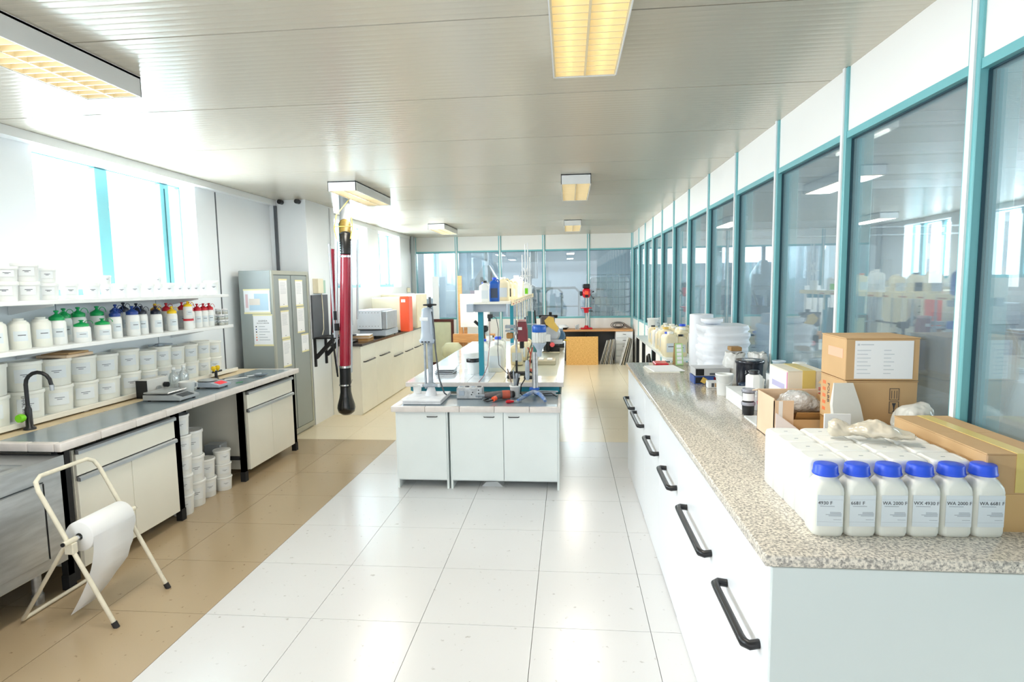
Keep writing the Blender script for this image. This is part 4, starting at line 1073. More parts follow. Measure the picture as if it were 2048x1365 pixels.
# bottles with blue caps
GR = 1.02
def make_sqbottle(cap=True):
    def f():
        t = thing('square_bottle', 'x', 'bottle')
        w = 0.088; d = 0.084
        secs = [rr(w-0.014, d-0.014, 0.02, 0), rr(w-0.004, d-0.004, 0.018, 0.004), rr(w, d, 0.017, 0.014), rr(w, d, 0.017, 0.135), rr(w-0.003, d-0.003, 0.018, 0.147), rr(0.068, 0.068, 0.026, 0.166), rr(0.060, 0.060, 0.0299, 0.172), rr(0.058, 0.058, 0.0289, 0.180)]
        B().loft(secs).obj('body', MILK, t)
        if cap:
            b = B(); secs = []
            for rad, z in ((0.0345, 0.179), (0.0365, 0.181), (0.0365, 0.185)):
                secs.append([(rad*math.cos(2*PI*k/48), rad*math.sin(2*PI*k/48), z) for k in range(48)])
            for rad, z, g in ((0.035, 0.187, 1), (0.033, 0.207, 1), (0.031, 0.210, 0), (0.01, 0.2102, 0)):
                secs.append([((rad-(0.0009 if (k % 2 and g) else 0))*math.cos(2*PI*k/48), (rad-(0.0009 if (k % 2 and g) else 0))*math.sin(2*PI*k/48), z) for k in range(48)])
            b.loft(secs).obj('cap', BLUEC, t)
            B().mt(0).box(-0.036, -0.0428, 0.034, 0.036, -0.0419, 0.128).mt(1).box(-0.036, -0.0430, 0.115, 0.036, -0.0427, 0.1153).box(-0.036, -0.0430, 0.047, 0.036, -0.0427, 0.0473).box(-0.028, -0.0431, 0.094, 0.012, -0.0427, 0.0955).box(-0.004, -0.0431, 0.0655, 0.032, -0.0427, 0.067).box(-0.012, -0.0431, 0.069, 0.032, -0.0427, 0.0705).box(0.0, -0.0431, 0.0725, 0.032, -0.0427, 0.074).box(0.0, -0.0431, 0.076, 0.03, -0.0427, 0.0775).box(0.01, -0.0431, 0.054, 0.032, -0.0427, 0.055).obj('label', [LBL, INKG], t)
        return t
    return f
SQ = Proto(make_sqbottle())
words_ = ['4930 F', '6681 F', 'WA 2000 F', 'WX 4930 F', 'WA 2000 F', 'WA 6681 F']
for i in range(6):
    x = 0.762+i*0.0905
    lab = '%s blue cap bottle from the left in the front row on the granite counter' % NTH[i]
    if SQ.src is None: o = SQ.put((x, 1.79+i*0.004, GR), random.uniform(-.03, .03), lab, 'blue cap bottles in the front row')
    else: o = SQ.put((x, 1.79+i*0.004, GR), random.uniform(-.03, .03), lab, 'blue cap bottles in the front row')
    labs = [c for c in o.children if c.name.startswith('label')][0]
    tx_ = text(words_[i], 0.0145, INK, None, (0, 0, 0), (0, 0, 0))
    tx_.parent = labs; tx_.location = (-0.034, -0.0431, 0.100); tx_.rotation_euler = (PI/2, 0, 0); tx_.name = 'lettering'
    if i == 0: first_tx = tx_; tx_.parent = None
    if i == 0: fl_lab = labs
first_tx.parent = fl_lab
# upside-down white jugs behind them
def make_invjug():
    t = thing('flat_topped_jug', 'x', 'jug')
    w, d = 0.119, 0.099
    secs = [rr(w-0.012, d-0.012, 0.016, 0), rr(w, d, 0.016, 0.008), rr(w, d, 0.016, 0.192), rr(w-0.006, d-0.006, 0.016, 0.203), rr(w-0.02, d-0.02, 0.016, 0.208), rr(w-0.036, d-0.036, 0.014, 0.2055)]
    B().loft(secs).obj('body', TUB, t)
    B().bc(0, 0, 0.2055, 0.012, 0.004, 0.0006).obj('mould_mark', INKG, t)
    return t
IJ = Proto(make_invjug)
for r_i in range(4):
    for c_i in range(4):
        x = 0.79+c_i*0.1205; y = 1.893+r_i*0.1005
        IJ.put((x, y, GR), 0, 'white flat-topped jug, %s row behind the blue caps, %s from the left' % (NTH[r_i], NTH[c_i]), 'white flat-topped jugs on the granite counter')
# creased bag on the jugs
TEXC = bpy.data.textures.new('soft folds', 'CLOUDS'); TEXC.noise_scale = 0.045
def crumple(o, st):
    d = o.modifiers.new('d', 'DISPLACE'); d.texture = TEXC; d.strength = st; d.mid_level = 0.5; d.texture_coords = 'LOCAL'
def blob(name, secs, m, loc, rz, lab, cat, jit=0.006, seed=1, grp=None, sub=1):
    rnd = random.Random(seed)
    b = B()
    out = []
    for q in secs: out.append([(p[0]+rnd.uniform(-jit, jit), p[1]+rnd.uniform(-jit, jit), max(0.0, p[2]+rnd.uniform(-jit, jit))) for p in q])
    b.loft(out)
    o = b.obj(name, m, None, loc, rz)
    md = o.modifiers.new('s', 'SUBSURF'); md.levels = 3; md.render_levels = 3
    crumple(o, 0.022)
    return tag(o, lab, cat, grp)
def ring(x, ry, rz, cz, n=12): return [(x, ry*math.cos(2*PI*k/n), cz+rz*math.sin(2*PI*k/n)) for k in range(n)]
blob('creased_bag', [ring(-0.105, 0.012, 0.02, 0.03), ring(-0.1, 0.03, 0.026, 0.03), ring(-0.07, 0.034, 0.028, 0.031), ring(-0.045, 0.02, 0.016, 0.02), ring(-0.02, 0.035, 0.022, 0.026), ring(0.01, 0.046, 0.03, 0.033), ring(0.05, 0.05, 0.03, 0.034), ring(0.09, 0.04, 0.024, 0.028), ring(0.12, 0.024, 0.012, 0.018), ring(0.145, 0.034, 0.004, 0.02)], BAGC, (1.0, 2.07, 1.236), -0.35, 'creased clear plastic bag lying on the flat-topped jugs', 'bag', 0.005, 3)
# cartons
def carton(label, loc, w, d, h, rz=0, m=CARD, name='carton', closed=True, tape=None, grp=None):
    t = thing(name, label, 'carton', loc, rz, grp)
    if closed:
        B().box(-w/2, -d/2, 0, w/2, d/2, h, 0.003).obj('body', m, t)
        B().box(-w/2-0.001, -d/2-0.001, h-0.0005, w/2+0.001, -0.001, h+0.003).obj('top_flap', m, t)
        B().box(-w/2-0.001, 0.001, h-0.0005, w/2+0.001, d/2+0.001, h+0.003).obj('top_flap', m, t)
    else:
        th = 0.004
        for a in ((-w/2, -d/2, w/2, -d/2+th), (-w/2, d/2-th, w/2, d/2), (-w/2, -d/2+th, -w/2+th, d/2-th), (w/2-th, -d/2+th, w/2, d/2-th)):
            B().box(a[0], a[1], 0, a[2], a[3], h).obj('side', m, t)
        B().box(-w/2, -d/2, 0, w/2, d/2, 0.004).obj('bottom', m, t)
    return t
t = carton('large tape-sealed cardboard carton on the counter beside the flat-topped jugs', (1.325, 2.07, GR), 0.19, 0.50, 0.235, 0.0, CARD)
B().box(-0.014, -0.252, 0.12, 0.03, -0.2505, 0.238).box(-0.014, -0.252, 0.238, 0.03, 0.25, 0.2395).obj('tape', TAPE, t)
B().box(-0.1, -0.2515, 0.0, 0.1, -0.2505, 0.115).obj('side_tape', TAPEC, t)
t = carton('flat closed carton at the bottom of the big carton stack', (1.29, 2.66, GR), 0.28, 0.24, 0.135, 0, CARDD)
t = carton('middle cardboard carton with fragile symbols under the paper-labelled one', (1.29, 2.66, GR+0.139), 0.28, 0.25, 0.192, 0, CARD)
# fragile symbols
b = B(); f_y = -0.1265
for z0 in (0.09, 0.145):
    for q in ((0.0, z0, 0.002, z0+0.05), (0.036, z0, 0.038, z0+0.05), (0.0, z0, 0.038, z0+0.002), (0.0, z0+0.048, 0.038, z0+0.05)):
        b.box(0.03+q[0], f_y-0.0006, q[1]-0.03, 0.03+q[2], f_y, q[3]-0.03)
for dx in (0.006, 0.016, 0.026): b.box(0.03+dx+0.002, f_y-0.0006, 0.122, 0.03+dx+0.004, f_y, 0.155)
b.prism([(0.041, 0.103), (0.057, 0.103), (0.052, 0.088), (0.050, 0.072), (0.056, 0.066), (0.042, 0.066), (0.048, 0.072), (0.046, 0.088)], f_y-0.0006, f_y)
b.obj('fragile_symbol', INK, t)
text('FOLBB', 0.03, INK, t, (-0.1407, 0.05, 0.16), (PI/2, PI/2, -PI/2), name='lettering')
b = B()
for k in range(5): b.box(-0.1408, 0.07, 0.03+k*0.03, -0.1402, 0.1, 0.045+k*0.03)
b.obj('orange_print', ORNG, t)
t = carton('top cardboard carton with a large white document on its front', (1.29, 2.66, GR+0.336), 0.285, 0.25, 0.175, -0.03, CARD)
B().box(-0.107, -0.1268, 0.008, 0.118, -0.1256, 0.166).obj('document', PAPER, t)
b = B()
for k in range(7):
    b.box(-0.098, -0.1273, 0.125-k*0.016, -0.045-0.012*(k % 2), -0.1268, 0.128-k*0.016)
    b.box(0.005, -0.1273, 0.125-k*0.016, 0.045-0.012*((k+1) % 2), -0.1268, 0.128-k*0.016)
b.box(-0.085, -0.1273, 0.148, -0.035, -0.1268, 0.152).box(-0.098, -0.1273, 0.146, -0.089, -0.1268, 0.154)
b.obj('print', MATS['very faint ink'], t)['kind'] = 'stuff'
B().box(-0.1435, -0.1, 0.09, -0.1428, 0.05, 0.13).obj('orange_print', mat('faded orange print', (236, 178, 150), 0.6), t)
t = carton('small carton behind the tall stack with its side printed orange', (1.38, 2.99, GR), 0.085, 0.34, 0.27, 0, CARDL)
B().at((-0.0425, 0, 0.273), ry=-0.9).box(-0.07, -0.17, 0, 0.0, 0.17, 0.003).obj('open_flap', CARD, t)
B().box(-0.0432, -0.17, 0.23, -0.0426, 0.17, 0.26).obj('orange_print', ORNG, t)
# leaning document envelope
t = thing('padded_envelope', 'grey padded envelope leaning against the fragile carton', 'envelope', (1.165, 2.475, 1.02), 0, rx=0)
secs = [[(x, y, z) for x, y, z in ((-0.06, -0.022, 0.0), (0.055, -0.022, 0.0), (0.055, 0.0, 0.0), (-0.06, 0.0, 0.0))],
        [(-0.075, 0.0, 0.12), (0.045, 0.0, 0.12), (0.045, 0.03, 0.12), (-0.075, 0.03, 0.12)],
        [(-0.085, 0.02, 0.24), (0.025, 0.02, 0.24), (0.025, 0.045, 0.24), (-0.085, 0.045, 0.24)],
        [(-0.075, 0.035, 0.33), (0.0, 0.035, 0.33), (0.0, 0.042, 0.33), (-0.075, 0.042, 0.33)]]
B().loft(secs, sm=False).obj('envelope', mat('grey padded paper', (214, 214, 208), 0.45, var=0.06, scale=8, bump=0.3), t)
B().at((0.01, 0.0125, 0.17), rx=-0.2).box(-0.012, -0.003, -0.025, 0.008, -0.0, 0.025).obj('stamp', REDP, t)
b = B().at((1.1, 2.39, 1.02)).box(-0.05, -0.004, 0.0, 0.05, 0.004, 0.22)
tag(b.obj('white_document', PAPER, None, (-0.03, 0.035, 0)), 'white sheet standing beside the padded envelope', 'paper')
# opened carton with bubble wrap
t = thing('open_carton', 'open pale carton with bubble wrap inside on the granite counter', 'carton', (1.10, 2.93, GR), 0)
w, d, h = 0.29, 0.24, 0.205
B().box(-w/2, -d/2, 0, -w/2+0.004, d/2, h).obj('side', CARDL, t); B().box(w/2-0.004, -d/2, 0, w/2, d/2, h-0.02).obj('side', CARD, t)
B().box(-w/2, d/2-0.004, 0, w/2, d/2, h).obj('side', CARDL, t)
B().box(-w/2, -d/2, 0, -w/2+0.09, -d/2+0.004, h-0.01).obj('side', CARDL, t)
B().box(-w/2+0.09, -d/2, 0, w/2, -d/2+0.004, h-0.1).obj('side', CARD, t)
B().box(-w/2, -d/2, 0, w/2, d/2, 0.004).obj('bottom', CARD, t)
B().at((0.04, 0, h-0.06), rx=0.5).box(-0.08, -0.11, 0, 0.1, -0.105, 0.05).obj('front_flap', CARDD, t)
B().at((0, d/2, h), rx=-0.25).box(-w/2, 0, 0, w/2, 0.09, 0.004).obj('back_flap', CARDL, t)
B().box(-w/2+0.022, -d/2-0.0008, 0.0, -w/2+0.04, -d/2, h-0.012).obj('white_stripe', PAPER, t)
blob('bubble_wrap', [[(x, y*0.9, z) for x, y, z in ring(-0.1, 0.04, 0.02, 0.025)], ring(-0.08, 0.08, 0.045, 0.05), ring(-0.02, 0.09, 0.06, 0.07), ring(0.05, 0.09, 0.055, 0.065), ring(0.1, 0.07, 0.03, 0.045), ring(0.12, 0.04, 0.01, 0.03)], BUBB, (1.115, 2.95, 1.115), 0, 'grey bubble wrap bulging out of the open carton', 'bubble wrap', 0.008, 5)
b = B().prism([(-0.06, 0.0), (0.1, 0.0), (0.1, 0.02), (-0.06, 0.14)], -0.002, 0.002)
tag(b.obj('printed_flap', mat('white printed card', (244, 238, 240), 0.5), None, (1.02, 2.795, 1.02)), 'white printed card standing in front of the open carton', 'card')
# white taped carton
t = carton('white printed carton with yellow tape behind the open carton', (1.245, 3.33, GR), 0.19, 0.28, 0.275, 0, mat('white printed carton', (234, 228, 212), 0.5, var=0.04))
B().box(-0.02, -0.1425, 0.0, 0.045, -0.1405, 0.279).box(-0.02, -0.14, 0.278, 0.045, 0.14, 0.2795).obj('tape', TAPE, t)
b = B()
for k, z in enumerate((0.245, 0.235, 0.218, 0.195, 0.185)): b.box(0.062, -0.1412, z-0.06, 0.082, -0.1404, z-0.055)
b.obj('red_print', REDP, t)
B().box(-0.0958, -0.139, 0.0, -0.0952, 0.139, 0.27).obj('side_panel', LAMW, t)
B().box(-0.0966, -0.139, 0.0, -0.0958, -0.129, 0.27).obj('pink_stripe', mat('pink tape', (240, 130, 190), 0.4), t)
B().box(-0.0966, -0.1, 0.17, -0.0958, 0.09, 0.2).obj('blue_print', mat('faint violet print', (190, 186, 220), 0.5), t)
# things behind it
t = carton('white low carton against the glass holding two cups', (1.35, 3.72, GR), 0.14, 0.42, 0.15, 0, WHT)
def cup(name, lab, loc, r0, r1, h, m, cat='cup', lid=None):
    t = thing(name, lab, cat, loc)
    B().lathe([(r0, 0), (r0+0.001, 0.003), (r1, h), (r1+0.003, h), (r1+0.003, h-0.006), (r1-0.001, h-0.003), (r0-0.001, 0.006), (0.002, 0.006)] if not lid else [(r0, 0), (r1, h)], n=20, cap1=bool(lid)).obj('body', m, t)
    if lid: B().lathe([(r1+0.003, h-0.008), (r1+0.003, h+0.003), (r1-0.003, h+0.005)], n=20).obj('lid', lid, t)
    return t
cup('plastic_cup', 'pale blue plastic cup on the white carton near the glass', (1.335, 3.86, GR+0.153), 0.03, 0.038, 0.09, BLUSH)
t = cup('plastic_cup', 'white lidded cup with label on the white carton near the glass', (1.37, 3.62, GR+0.153), 0.031, 0.036, 0.072, TUB, lid=TUB)
t = cup('plastic_cup', 'white lidded cup stacked on another one near the glass', (1.37, 3.62, GR+0.153+0.078), 0.031, 0.036, 0.03, TUB, lid=TUB)
t = thing('black_paint_bucket', 'black lidded paint bucket with white lettering on the granite counter', 'bucket', (1.235, 4.13, GR))
B().lathe([(0.078, 0), (0.08, 0.004), (0.088, 0.2)], n=28).obj('body', mat('navy black plastic', (14, 20, 34), 0.25, coat=0.3), t)
B().lathe([(0.093, 0.192), (0.095, 0.196), (0.095, 0.212), (0.09, 0.216), (0.08, 0.214)], n=28).obj('lid', MATS['navy black plastic'], t)
B().box(-0.03, -0.03, 0.2145, 0.03, 0.03, 0.2155).obj('lid_label', PAPER, t)
text('J. Vernici', 0.026, PAPER, t, (-0.055, -0.0915, 0.135), (PI/2, 0, 0))
t = thing('octagonal_bottle', 'white eight-sided bottle with a black cap on the low white carton', 'bottle', (1.105, 3.60, GR+0.085))
B().loft([[(0.048*math.cos(PI/8+PI*k/4)*s_, 0.048*math.sin(PI/8+PI*k/4)*s_, z) for k in range(8)] for s_, z in ((0.95, 0), (1, 0.006), (1, 0.1), (0.7, 0.112))], sm=False).obj('body', TUB, t)
B().lathe([(0.027, 0.11), (0.028, 0.134), (0.025, 0.136)], n=18).obj('cap', BLK, t)
t = carton('low white carton holding the eight-sided bottle', (1.09, 3.66, GR), 0.17, 0.36, 0.08, 0, WHT)
t = thing('white_pail', 'small white pail with wire handle alone on the granite', 'pail', (1.03, 3.98, GR))
B().lathe([(0.044, 0), (0.045, 0.004), (0.054, 0.13), (0.058, 0.132), (0.058, 0.142), (0.053, 0.142), (0.05, 0.13), (0.042, 0.006), (0.002, 0.006)], n=24, cap1=False).obj('body', TUB, t)
B().tube([(-0.058, 0, 0.125)]+[(-0.056*math.cos(PI*k/8), -0.05*math.sin(PI*k/8), 0.125-0.05*math.sin(PI*k/8)) for k in range(1, 8)]+[(0.058, 0, 0.125)], 0.002, 5).obj('handle', TUB, t)
t = cup('navy_jar', 'navy blue jar with label behind the small white pail', (1.155, 4.02-0.04, GR), 0.03, 0.031, 0.075, NAVY, 'jar', NAVY)
t = cup('white_jar', 'white lidded pail half hidden behind the eight-sided bottle', (1.215, 3.87, GR), 0.03, 0.036, 0.12, TUBC, 'jar', TUBC)
for k, (z, lab) in enumerate(((0, 'black jar at the bottom of the stack beside the pink cup'), (0.075, 'black jar with white label stacked beside the pink cup'))):
    t = thing('black_jar', lab, 'jar', (1.01, 3.385, GR+z))
    B().lathe([(0.031, 0), (0.034, 0.058)], n=20).obj('body', BLK, t)
    B().lathe([(0.037, 0.055), (0.038, 0.07), (0.035, 0.0735)], n=20).obj('lid', mat('clear grey lid', (150, 152, 162), 0.25), t)
    if k: B().arc(0.0345, -2.9, -0.8, 0.008, 0.05, 8).obj('label', PAPER, t, fix=False)
t = thing('pink_cup', 'clear cup with a bright pink band stacked on a white one', 'cup', (1.085, 3.36, GR))
B().lathe([(0.028, 0), (0.033, 0.065)], n=20).obj('white_cup', TUB, t)
B().lathe([(0.0335, 0.063), (0.035, 0.082)], n=20).obj('pink_band', PINK, t)
B().lathe([(0.0335, 0.08), (0.037, 0.13), (0.038, 0.134), (0.0, 0.134)], n=20).obj('clear_cup', mat('frosted clear plastic', (222, 216, 222), 0.3, sub=0.1), t)
tag(B().box(-0.05, -0.12, 0, 0.05, 0.12, 0.008).obj('flat_card', LAMC, None, (1.02, 3.2, GR)), 'flat grey card lying before the black jars', 'card')
# photo-printed boxes, tin
t = carton('flat blue printed box under the grey one, beneath the wrapped plates', (1.04, 4.47, GR), 0.24, 0.16, 0.055, 0, mat('blue printed box', (60, 90, 160), 0.35))
B().box(-0.11, -0.0815, 0.006, -0.04, -0.0805, 0.05).obj('dark_picture', BLK, t)
B().at((-0.05, 0, 0.027), ry=0.5).box(-0.018, -0.083, -0.02, 0.018, -0.0815, 0.02).obj('yellow_picture', YELG, t)
B().box(0.02, -0.0815, 0.03, 0.11, -0.0805, 0.052).obj('red_picture', MAROON, t)
t = carton('flat grey printed box on top of the blue one, beneath the wrapped plates', (1.05, 4.47, GR+0.0605), 0.25, 0.17, 0.055, 0, mat('grey printed box', (196, 198, 200), 0.35))
B().box(-0.12, -0.0865, 0.004, -0.06, -0.0855, 0.052).obj('dark_picture', BLK, t)
B().box(-0.02, -0.0865, 0.008, 0.07, -0.0855, 0.022).obj('grey_picture', DGREY, t)
t = carton('small white tin with colour chart beside the small white pail', (1.035, 4.25, GR), 0.11, 0.06, 0.045, 0, WHT, name='small_tin')
b = B()
for k, m_ in enumerate((DGREY, CARD, REDP)): B().box(-0.03+k*0.022, -0.0312, 0.008, -0.012+k*0.022, -0.0304, 0.036).obj('colour_patch', m_, t)
# wrapped plate stack
rnd = random.Random(4)
t = thing('wrapped_plate_stack', 'tall stack of white plates wrapped in foam film near the glass', 'stack', (1.24, 4.88, GR))
b = B(); secs = []
z = 0.0
for k in range(7):
    for f, e in ((0, 0.94), (0.5, 1.0), (0.94, 0.97)):
        q = rr(0.36*e, 0.42*e, 0.10, z+0.058*f, n=5)
        secs.append([(p[0]+rnd.uniform(-.006, .006)+0.008*math.sin(k*1.7), p[1]+rnd.uniform(-.006, .006), p[2]+rnd.uniform(-.003, .003) if z > 0 else max(0, p[2])) for p in q])
    z += 0.058
b.loft(secs).obj('foam_layers', FOAM, t)
B().lathe([(0.055, 0.41), (0.085, 0.425), (0.088, 0.45), (0.08, 0.452)], -0.08, 0.02, 24).obj('loose_film', FOAM, t)
t = thing('foam_roll', 'upright roll of white foam film behind the wrapped plates', 'roll', (1.17, 5.32, GR))
b = B()
b.lathe([(0.095, 0), (0.1, 0.01), (0.1, 0.46), (0.095, 0.465), (0.03, 0.465), (0.03, 0.43)], n=28).obj('roll', FOAM, t)
# plastic bags
def bag(name, lab, loc, w, d, h, m, seed, rz=0):
    rnd = random.Random(seed); secs = []
    for f, s_ in ((0, 0.92), (0.08, 1), (0.3, 1.02), (0.55, 1.0), (0.8, 0.95), (1, 0.9), (1.05, 0.86)):
        n = 18; q = []
        for k in range(n):
            a = 2*PI*k/n
            rad = (abs(math.cos(a))**3+abs(math.sin(a))**3)**(-1/3)
            j = 1+rnd.uniform(-.08, .08)*(0.3+f)
            q.append((w/2*s_*rad*math.cos(a)*j, d/2*s_*rad*math.sin(a)*j, h*min(f, 1.05)+(rnd.uniform(-.012, .012) if f > 0 else 0)))
        secs.append(q)
    b = B().loft(secs); o = b.obj(name, m, None, loc, rz)
    md = o.modifiers.new('s', 'SUBSURF'); md.levels = 2; md.render_levels = 2
    crumple(o, 0.03)
    return tag(o, lab, 'bag')
bag('white_paper_bag', 'white paper bag between the wrapped plates and the black bucket', (1.235, 4.50, GR), 0.15, 0.2, 0.21, BAGM, 3)
tag(B().box(-0.04, -0.05, 0, 0.04, 0.05, 0.03, 0.004).obj('brown_packet', BROWNB, None, (1.235, 4.50, GR+0.235)), 'brown paper packet sticking out of the white bag', 'packet')
bag('clear_plastic_bag', 'cloudy plastic bag slumped behind the black bucket', (1.36, 4.36, GR), 0.12, 0.2, 0.22, BAGM, 8)
blob('plastic_sack', [ring(-0.06, 0.03, 0.02, 0.03), ring(-0.055, 0.06, 0.05, 0.055), ring(-0.02, 0.07, 0.06, 0.065), ring(0.02, 0.07, 0.065, 0.07), ring(0.055, 0.06, 0.07, 0.075), ring(0.06, 0.03, 0.04, 0.07)], mat('grey plastic sack', (206, 206, 200), 0.3, var=0.08, scale=9, bump=0.4), (1.35, 2.42, 1.155), 0.0, 'grey plastic sack behind the near carton, against the glass', 'bag', 0.007, 12)
carton('hidden brown carton under the grey sack against the glass', (1.355, 2.43, GR), 0.14, 0.17, 0.13, 0, CARD)
# counter far end: papers, green folder
for k in range(2):
    tag(B().box(-0.13, -0.17, 0, 0.13, 0.17, 0.006).obj('paper_sheet', (CREAM, PAPER)[k], None, (0.79+0.03*k, 5.1+0.03*k, GR+0.0062*k), 0.12*k), 'cream %s sheet stack at the far end of the granite counter' % ('lower', 'upper')[k], 'paper', 'sheets on the granite counter')
t = thing('desk_calendar', 'pale green tent-shaped calendar at the far end of the granite counter', 'calendar', (0.99, 5.42, GR), 0.15)
B().at((0, -0.045, 0), rx=-0.18).box(-0.035, -0.004, 0, 0.035, 0, 0.2).obj('front_leaf', PGREEN, t)
B().at((0, 0.045, 0), rx=0.18).box(-0.035, 0, 0, 0.035, 0.004, 0.2).obj('back_leaf', CARD, t)
for k in range(5): B().at((0, -0.0455, 0), rx=-0.18).box(-0.022, -0.0052, 0.015+k*0.036, 0.022, -0.004, 0.044+k*0.036).obj('white_field', PAPER, t)
# shelf unit beyond the counter
t = thing('metal_shelf', 'low metal shelf unit crowded with containers beyond the granite counter', 'shelf unit', (1.17, 7.0, 0))
for x in (-0.2, 0.22):
    for y in (-1.15, -0.2, 0.7, 1.35): B().box(x-0.02, y-0.02, 0, x+0.02, y+0.02, 1.0).obj('upright', BLKM, t)
B().box(-0.22, -1.2, 1.0, 0.24, 1.4, 1.02).obj('top_board', LAMC, t)
B().box(-0.22, -1.2, 0.55, 0.24, 1.4, 0.57).obj('lower_board', LAMC, t)
def make_canister(m, capm, w=0.12, d=0.1, h=0.22, handle=True):
    def f():
        t = thing('canister', 'x', 'canister')
        secs = [rr(w*0.94, d*0.94, w*0.2, 0), rr(w, d, w*0.2, 0.01), rr(w, d, w*0.2, h*0.74), rr(w*0.8, d*0.8, w*0.2, h*0.86), rr(w*0.42, w*0.42, w*0.2, h*0.9), rr(w*0.4, w*0.4, w*0.19, h*0.93)]
        B().loft(secs).obj('body', m, t)
        B().lathe([(w*0.22, h*0.915), (w*0.23, h*0.99), (w*0.2, h)], n=16).obj('cap', capm, t)
        if handle: B().tube([(w*0.22, 0, h*0.88), (w*0.4, 0, h*0.93), (w*0.52, 0, h*0.84), (w*0.48, 0, h*0.62)], w*0.07, 8).obj('handle', m, t)
        B().mt(0).box(-w*0.36, -d/2-0.0012, h*0.2, w*0.36, -d/2-0.0002, h*0.55).mt(1).box(-w*0.25, -d/2-0.0018, h*0.4, w*0.2, -d/2-0.0012, h*0.43).obj('label', [LBL, INK], t)
        return t
    return f
CY = {n: Proto(make_canister(m, c)) for n, m, c in (('cream', YMILK, TUBC), ('blue', YMILK, BLUEC), ('black', YMILK, BLK), ('yellow', YMILK, YELG), ('white', TUB, TUB))}
sh = [('cream', 1.02, 6.02, 1.15, 'cream canister nearest the camera on the far metal shelf'), ('black', 1.13, 6.05, 1.0, 'cream canister with black cap at the near end of the metal shelf'), ('blue', 1.03, 6.25, 1.05, 'cream canister with blue cap, front edge of the metal shelf'), ('white', 1.30, 5.98, 1.05, 'white canister against the glass at the near end of the metal shelf'),
      ('yellow', 1.05, 6.48, 1.2, 'cream canister with yellow cap on the metal shelf'), ('cream', 1.2, 6.35, 1.2, 'large cream canister behind the blue cap one'), ('blue', 1.25, 6.6, 1.3, 'tall canister with blue cap by the glass'), ('cream', 1.04, 6.75, 1.0, 'cream canister in the middle of the metal shelf, front edge'),
      ('cream', 1.2, 6.85, 1.1, 'cream canister in the middle of the metal shelf, back'), ('white', 1.04, 6.98, 1.0, 'white canister past the middle of the metal shelf'), ('cream', 1.22, 7.08, 1.15, 'cream canister two thirds along the metal shelf by the glass'), ('yellow', 1.05, 7.2, 0.9, 'short canister with yellow cap two thirds along the metal shelf'),
      ('white', 1.2, 7.35, 1.0, 'white canister toward the far end of the metal shelf'), ('black', 1.06, 7.5, 0.95, 'canister with black cap toward the far end of the metal shelf'), ('cream', 1.25, 7.75, 1.0, 'cream canister at the far end by the glass')]
for kd, x, y, s_, lab in sh: CY[kd].put((x, y, 1.02), random.uniform(-.3, .3), lab, 'canisters on the far metal shelf', s_)
put_tub(TM, 1.12, 7.95, 1.02, 'lower white tub of the stack at the far end of the metal shelf', 'white tubs on the far metal shelf')
put_tub(TM, 1.12, 7.95, 1.156, 'upper white tub of the stack at the far end of the metal shelf', 'white tubs on the far metal shelf')
bag('bag_of_sheets', 'loose clear bags heaped behind the canisters by the glass', (1.31, 6.28, 1.02), 0.13, 0.2, 0.2, BAGM, 21)
for k, (y, w_, m_) in enumerate(((6.0, 0.2, WHT), (6.35, 0.16, DGREY), (6.75, 0.2, LAMC))):
    t = thing('tool_box', ('white box', 'dark box', 'pale box')[k]+' on the lower board of the metal shelf, %s from the near end' % NTH[k], 'box', (1.05, y, 0.57))
    B().box(-0.08, -w_/2, 0, 0.1, w_/2, 0.16+0.04*k, 0.006).obj('body', m_, t)
    B().tube([(-0.04, 0, 0.16+0.04*k), (-0.03, 0, 0.2+0.04*k), (0.05, 0, 0.2+0.04*k), (0.06, 0, 0.16+0.04*k)], 0.008, 6).obj('handle', BLK, t)
t = thing('gun_shaped_tool', 'black hose nozzle hanging on the edge of the metal shelf', 'tool', (0.93, 6.9, 0.6))
B().tube([(0, -0.1, 0.25), (0, 0, 0.33), (0, 0.12, 0.3), (0, 0.16, 0.1)], 0.016, 8).obj('hose', BLK, t)
B().tube([(0, -0.1, 0.25), (0, -0.16, 0.12)], 0.03, 10).obj('nozzle', BLK, t)
tag(B().box(-0.06, -0.1, 0, 0.06, 0.1, 0.02, 0.006).obj('red_tray', RED, None, (0.84, 5.45, GR)), 'red flat tray at the far edge of the granite counter', 'tray')

# ================================================================ CENTRE: FRONT CABINET
t = thing('small_work_cabinet', 'white three-door cabinet with grey tiled top at the near end of the centre bench', 'cabinet', (-0.79, 5.15, 0))
off = (0.79, -5.15, 0)
for x0, x1, doors in ((-1.505, -1.045, [(-1.49, -1.058)]), (-1.028, -0.085, [(-1.012, -0.562), (-0.558, -0.1)])):
    for x in (x0, x1-0.018): B().box(x, 4.915, 0.0, x+0.018, 5.43, 0.69).obj('side_panel', LAMC, t, off)
    B().box(x0+0.018, 4.93, 0.07, x1-0.018, 5.42, 0.09).box(x0+0.018, 5.41, 0.09, x1-0.018, 5.42, 0.69).obj('carcass', LAMC, t, off)
    for k, (a, c) in enumerate(doors):
        d = B().box(a, 4.903, 0.085, c, 4.921, 0.685, 0.002).obj('door', LAMC, t, off)
        hx_ = c-0.12 if not (len(doors) == 2 and k == 1) else a+0.09
        B().tube([(hx_-0.045, 4.903, 0.645), (hx_-0.04, 4.888, 0.645), (hx_+0.04, 4.888, 0.645), (hx_+0.045, 4.903, 0.645)], 0.004, 6).obj('handle', BLK, d)
B().box(-1.45, 4.90, 0.695, -0.10, 5.42, 0.737).obj('top_surface', GRAPH, t, off)
x = -1.53
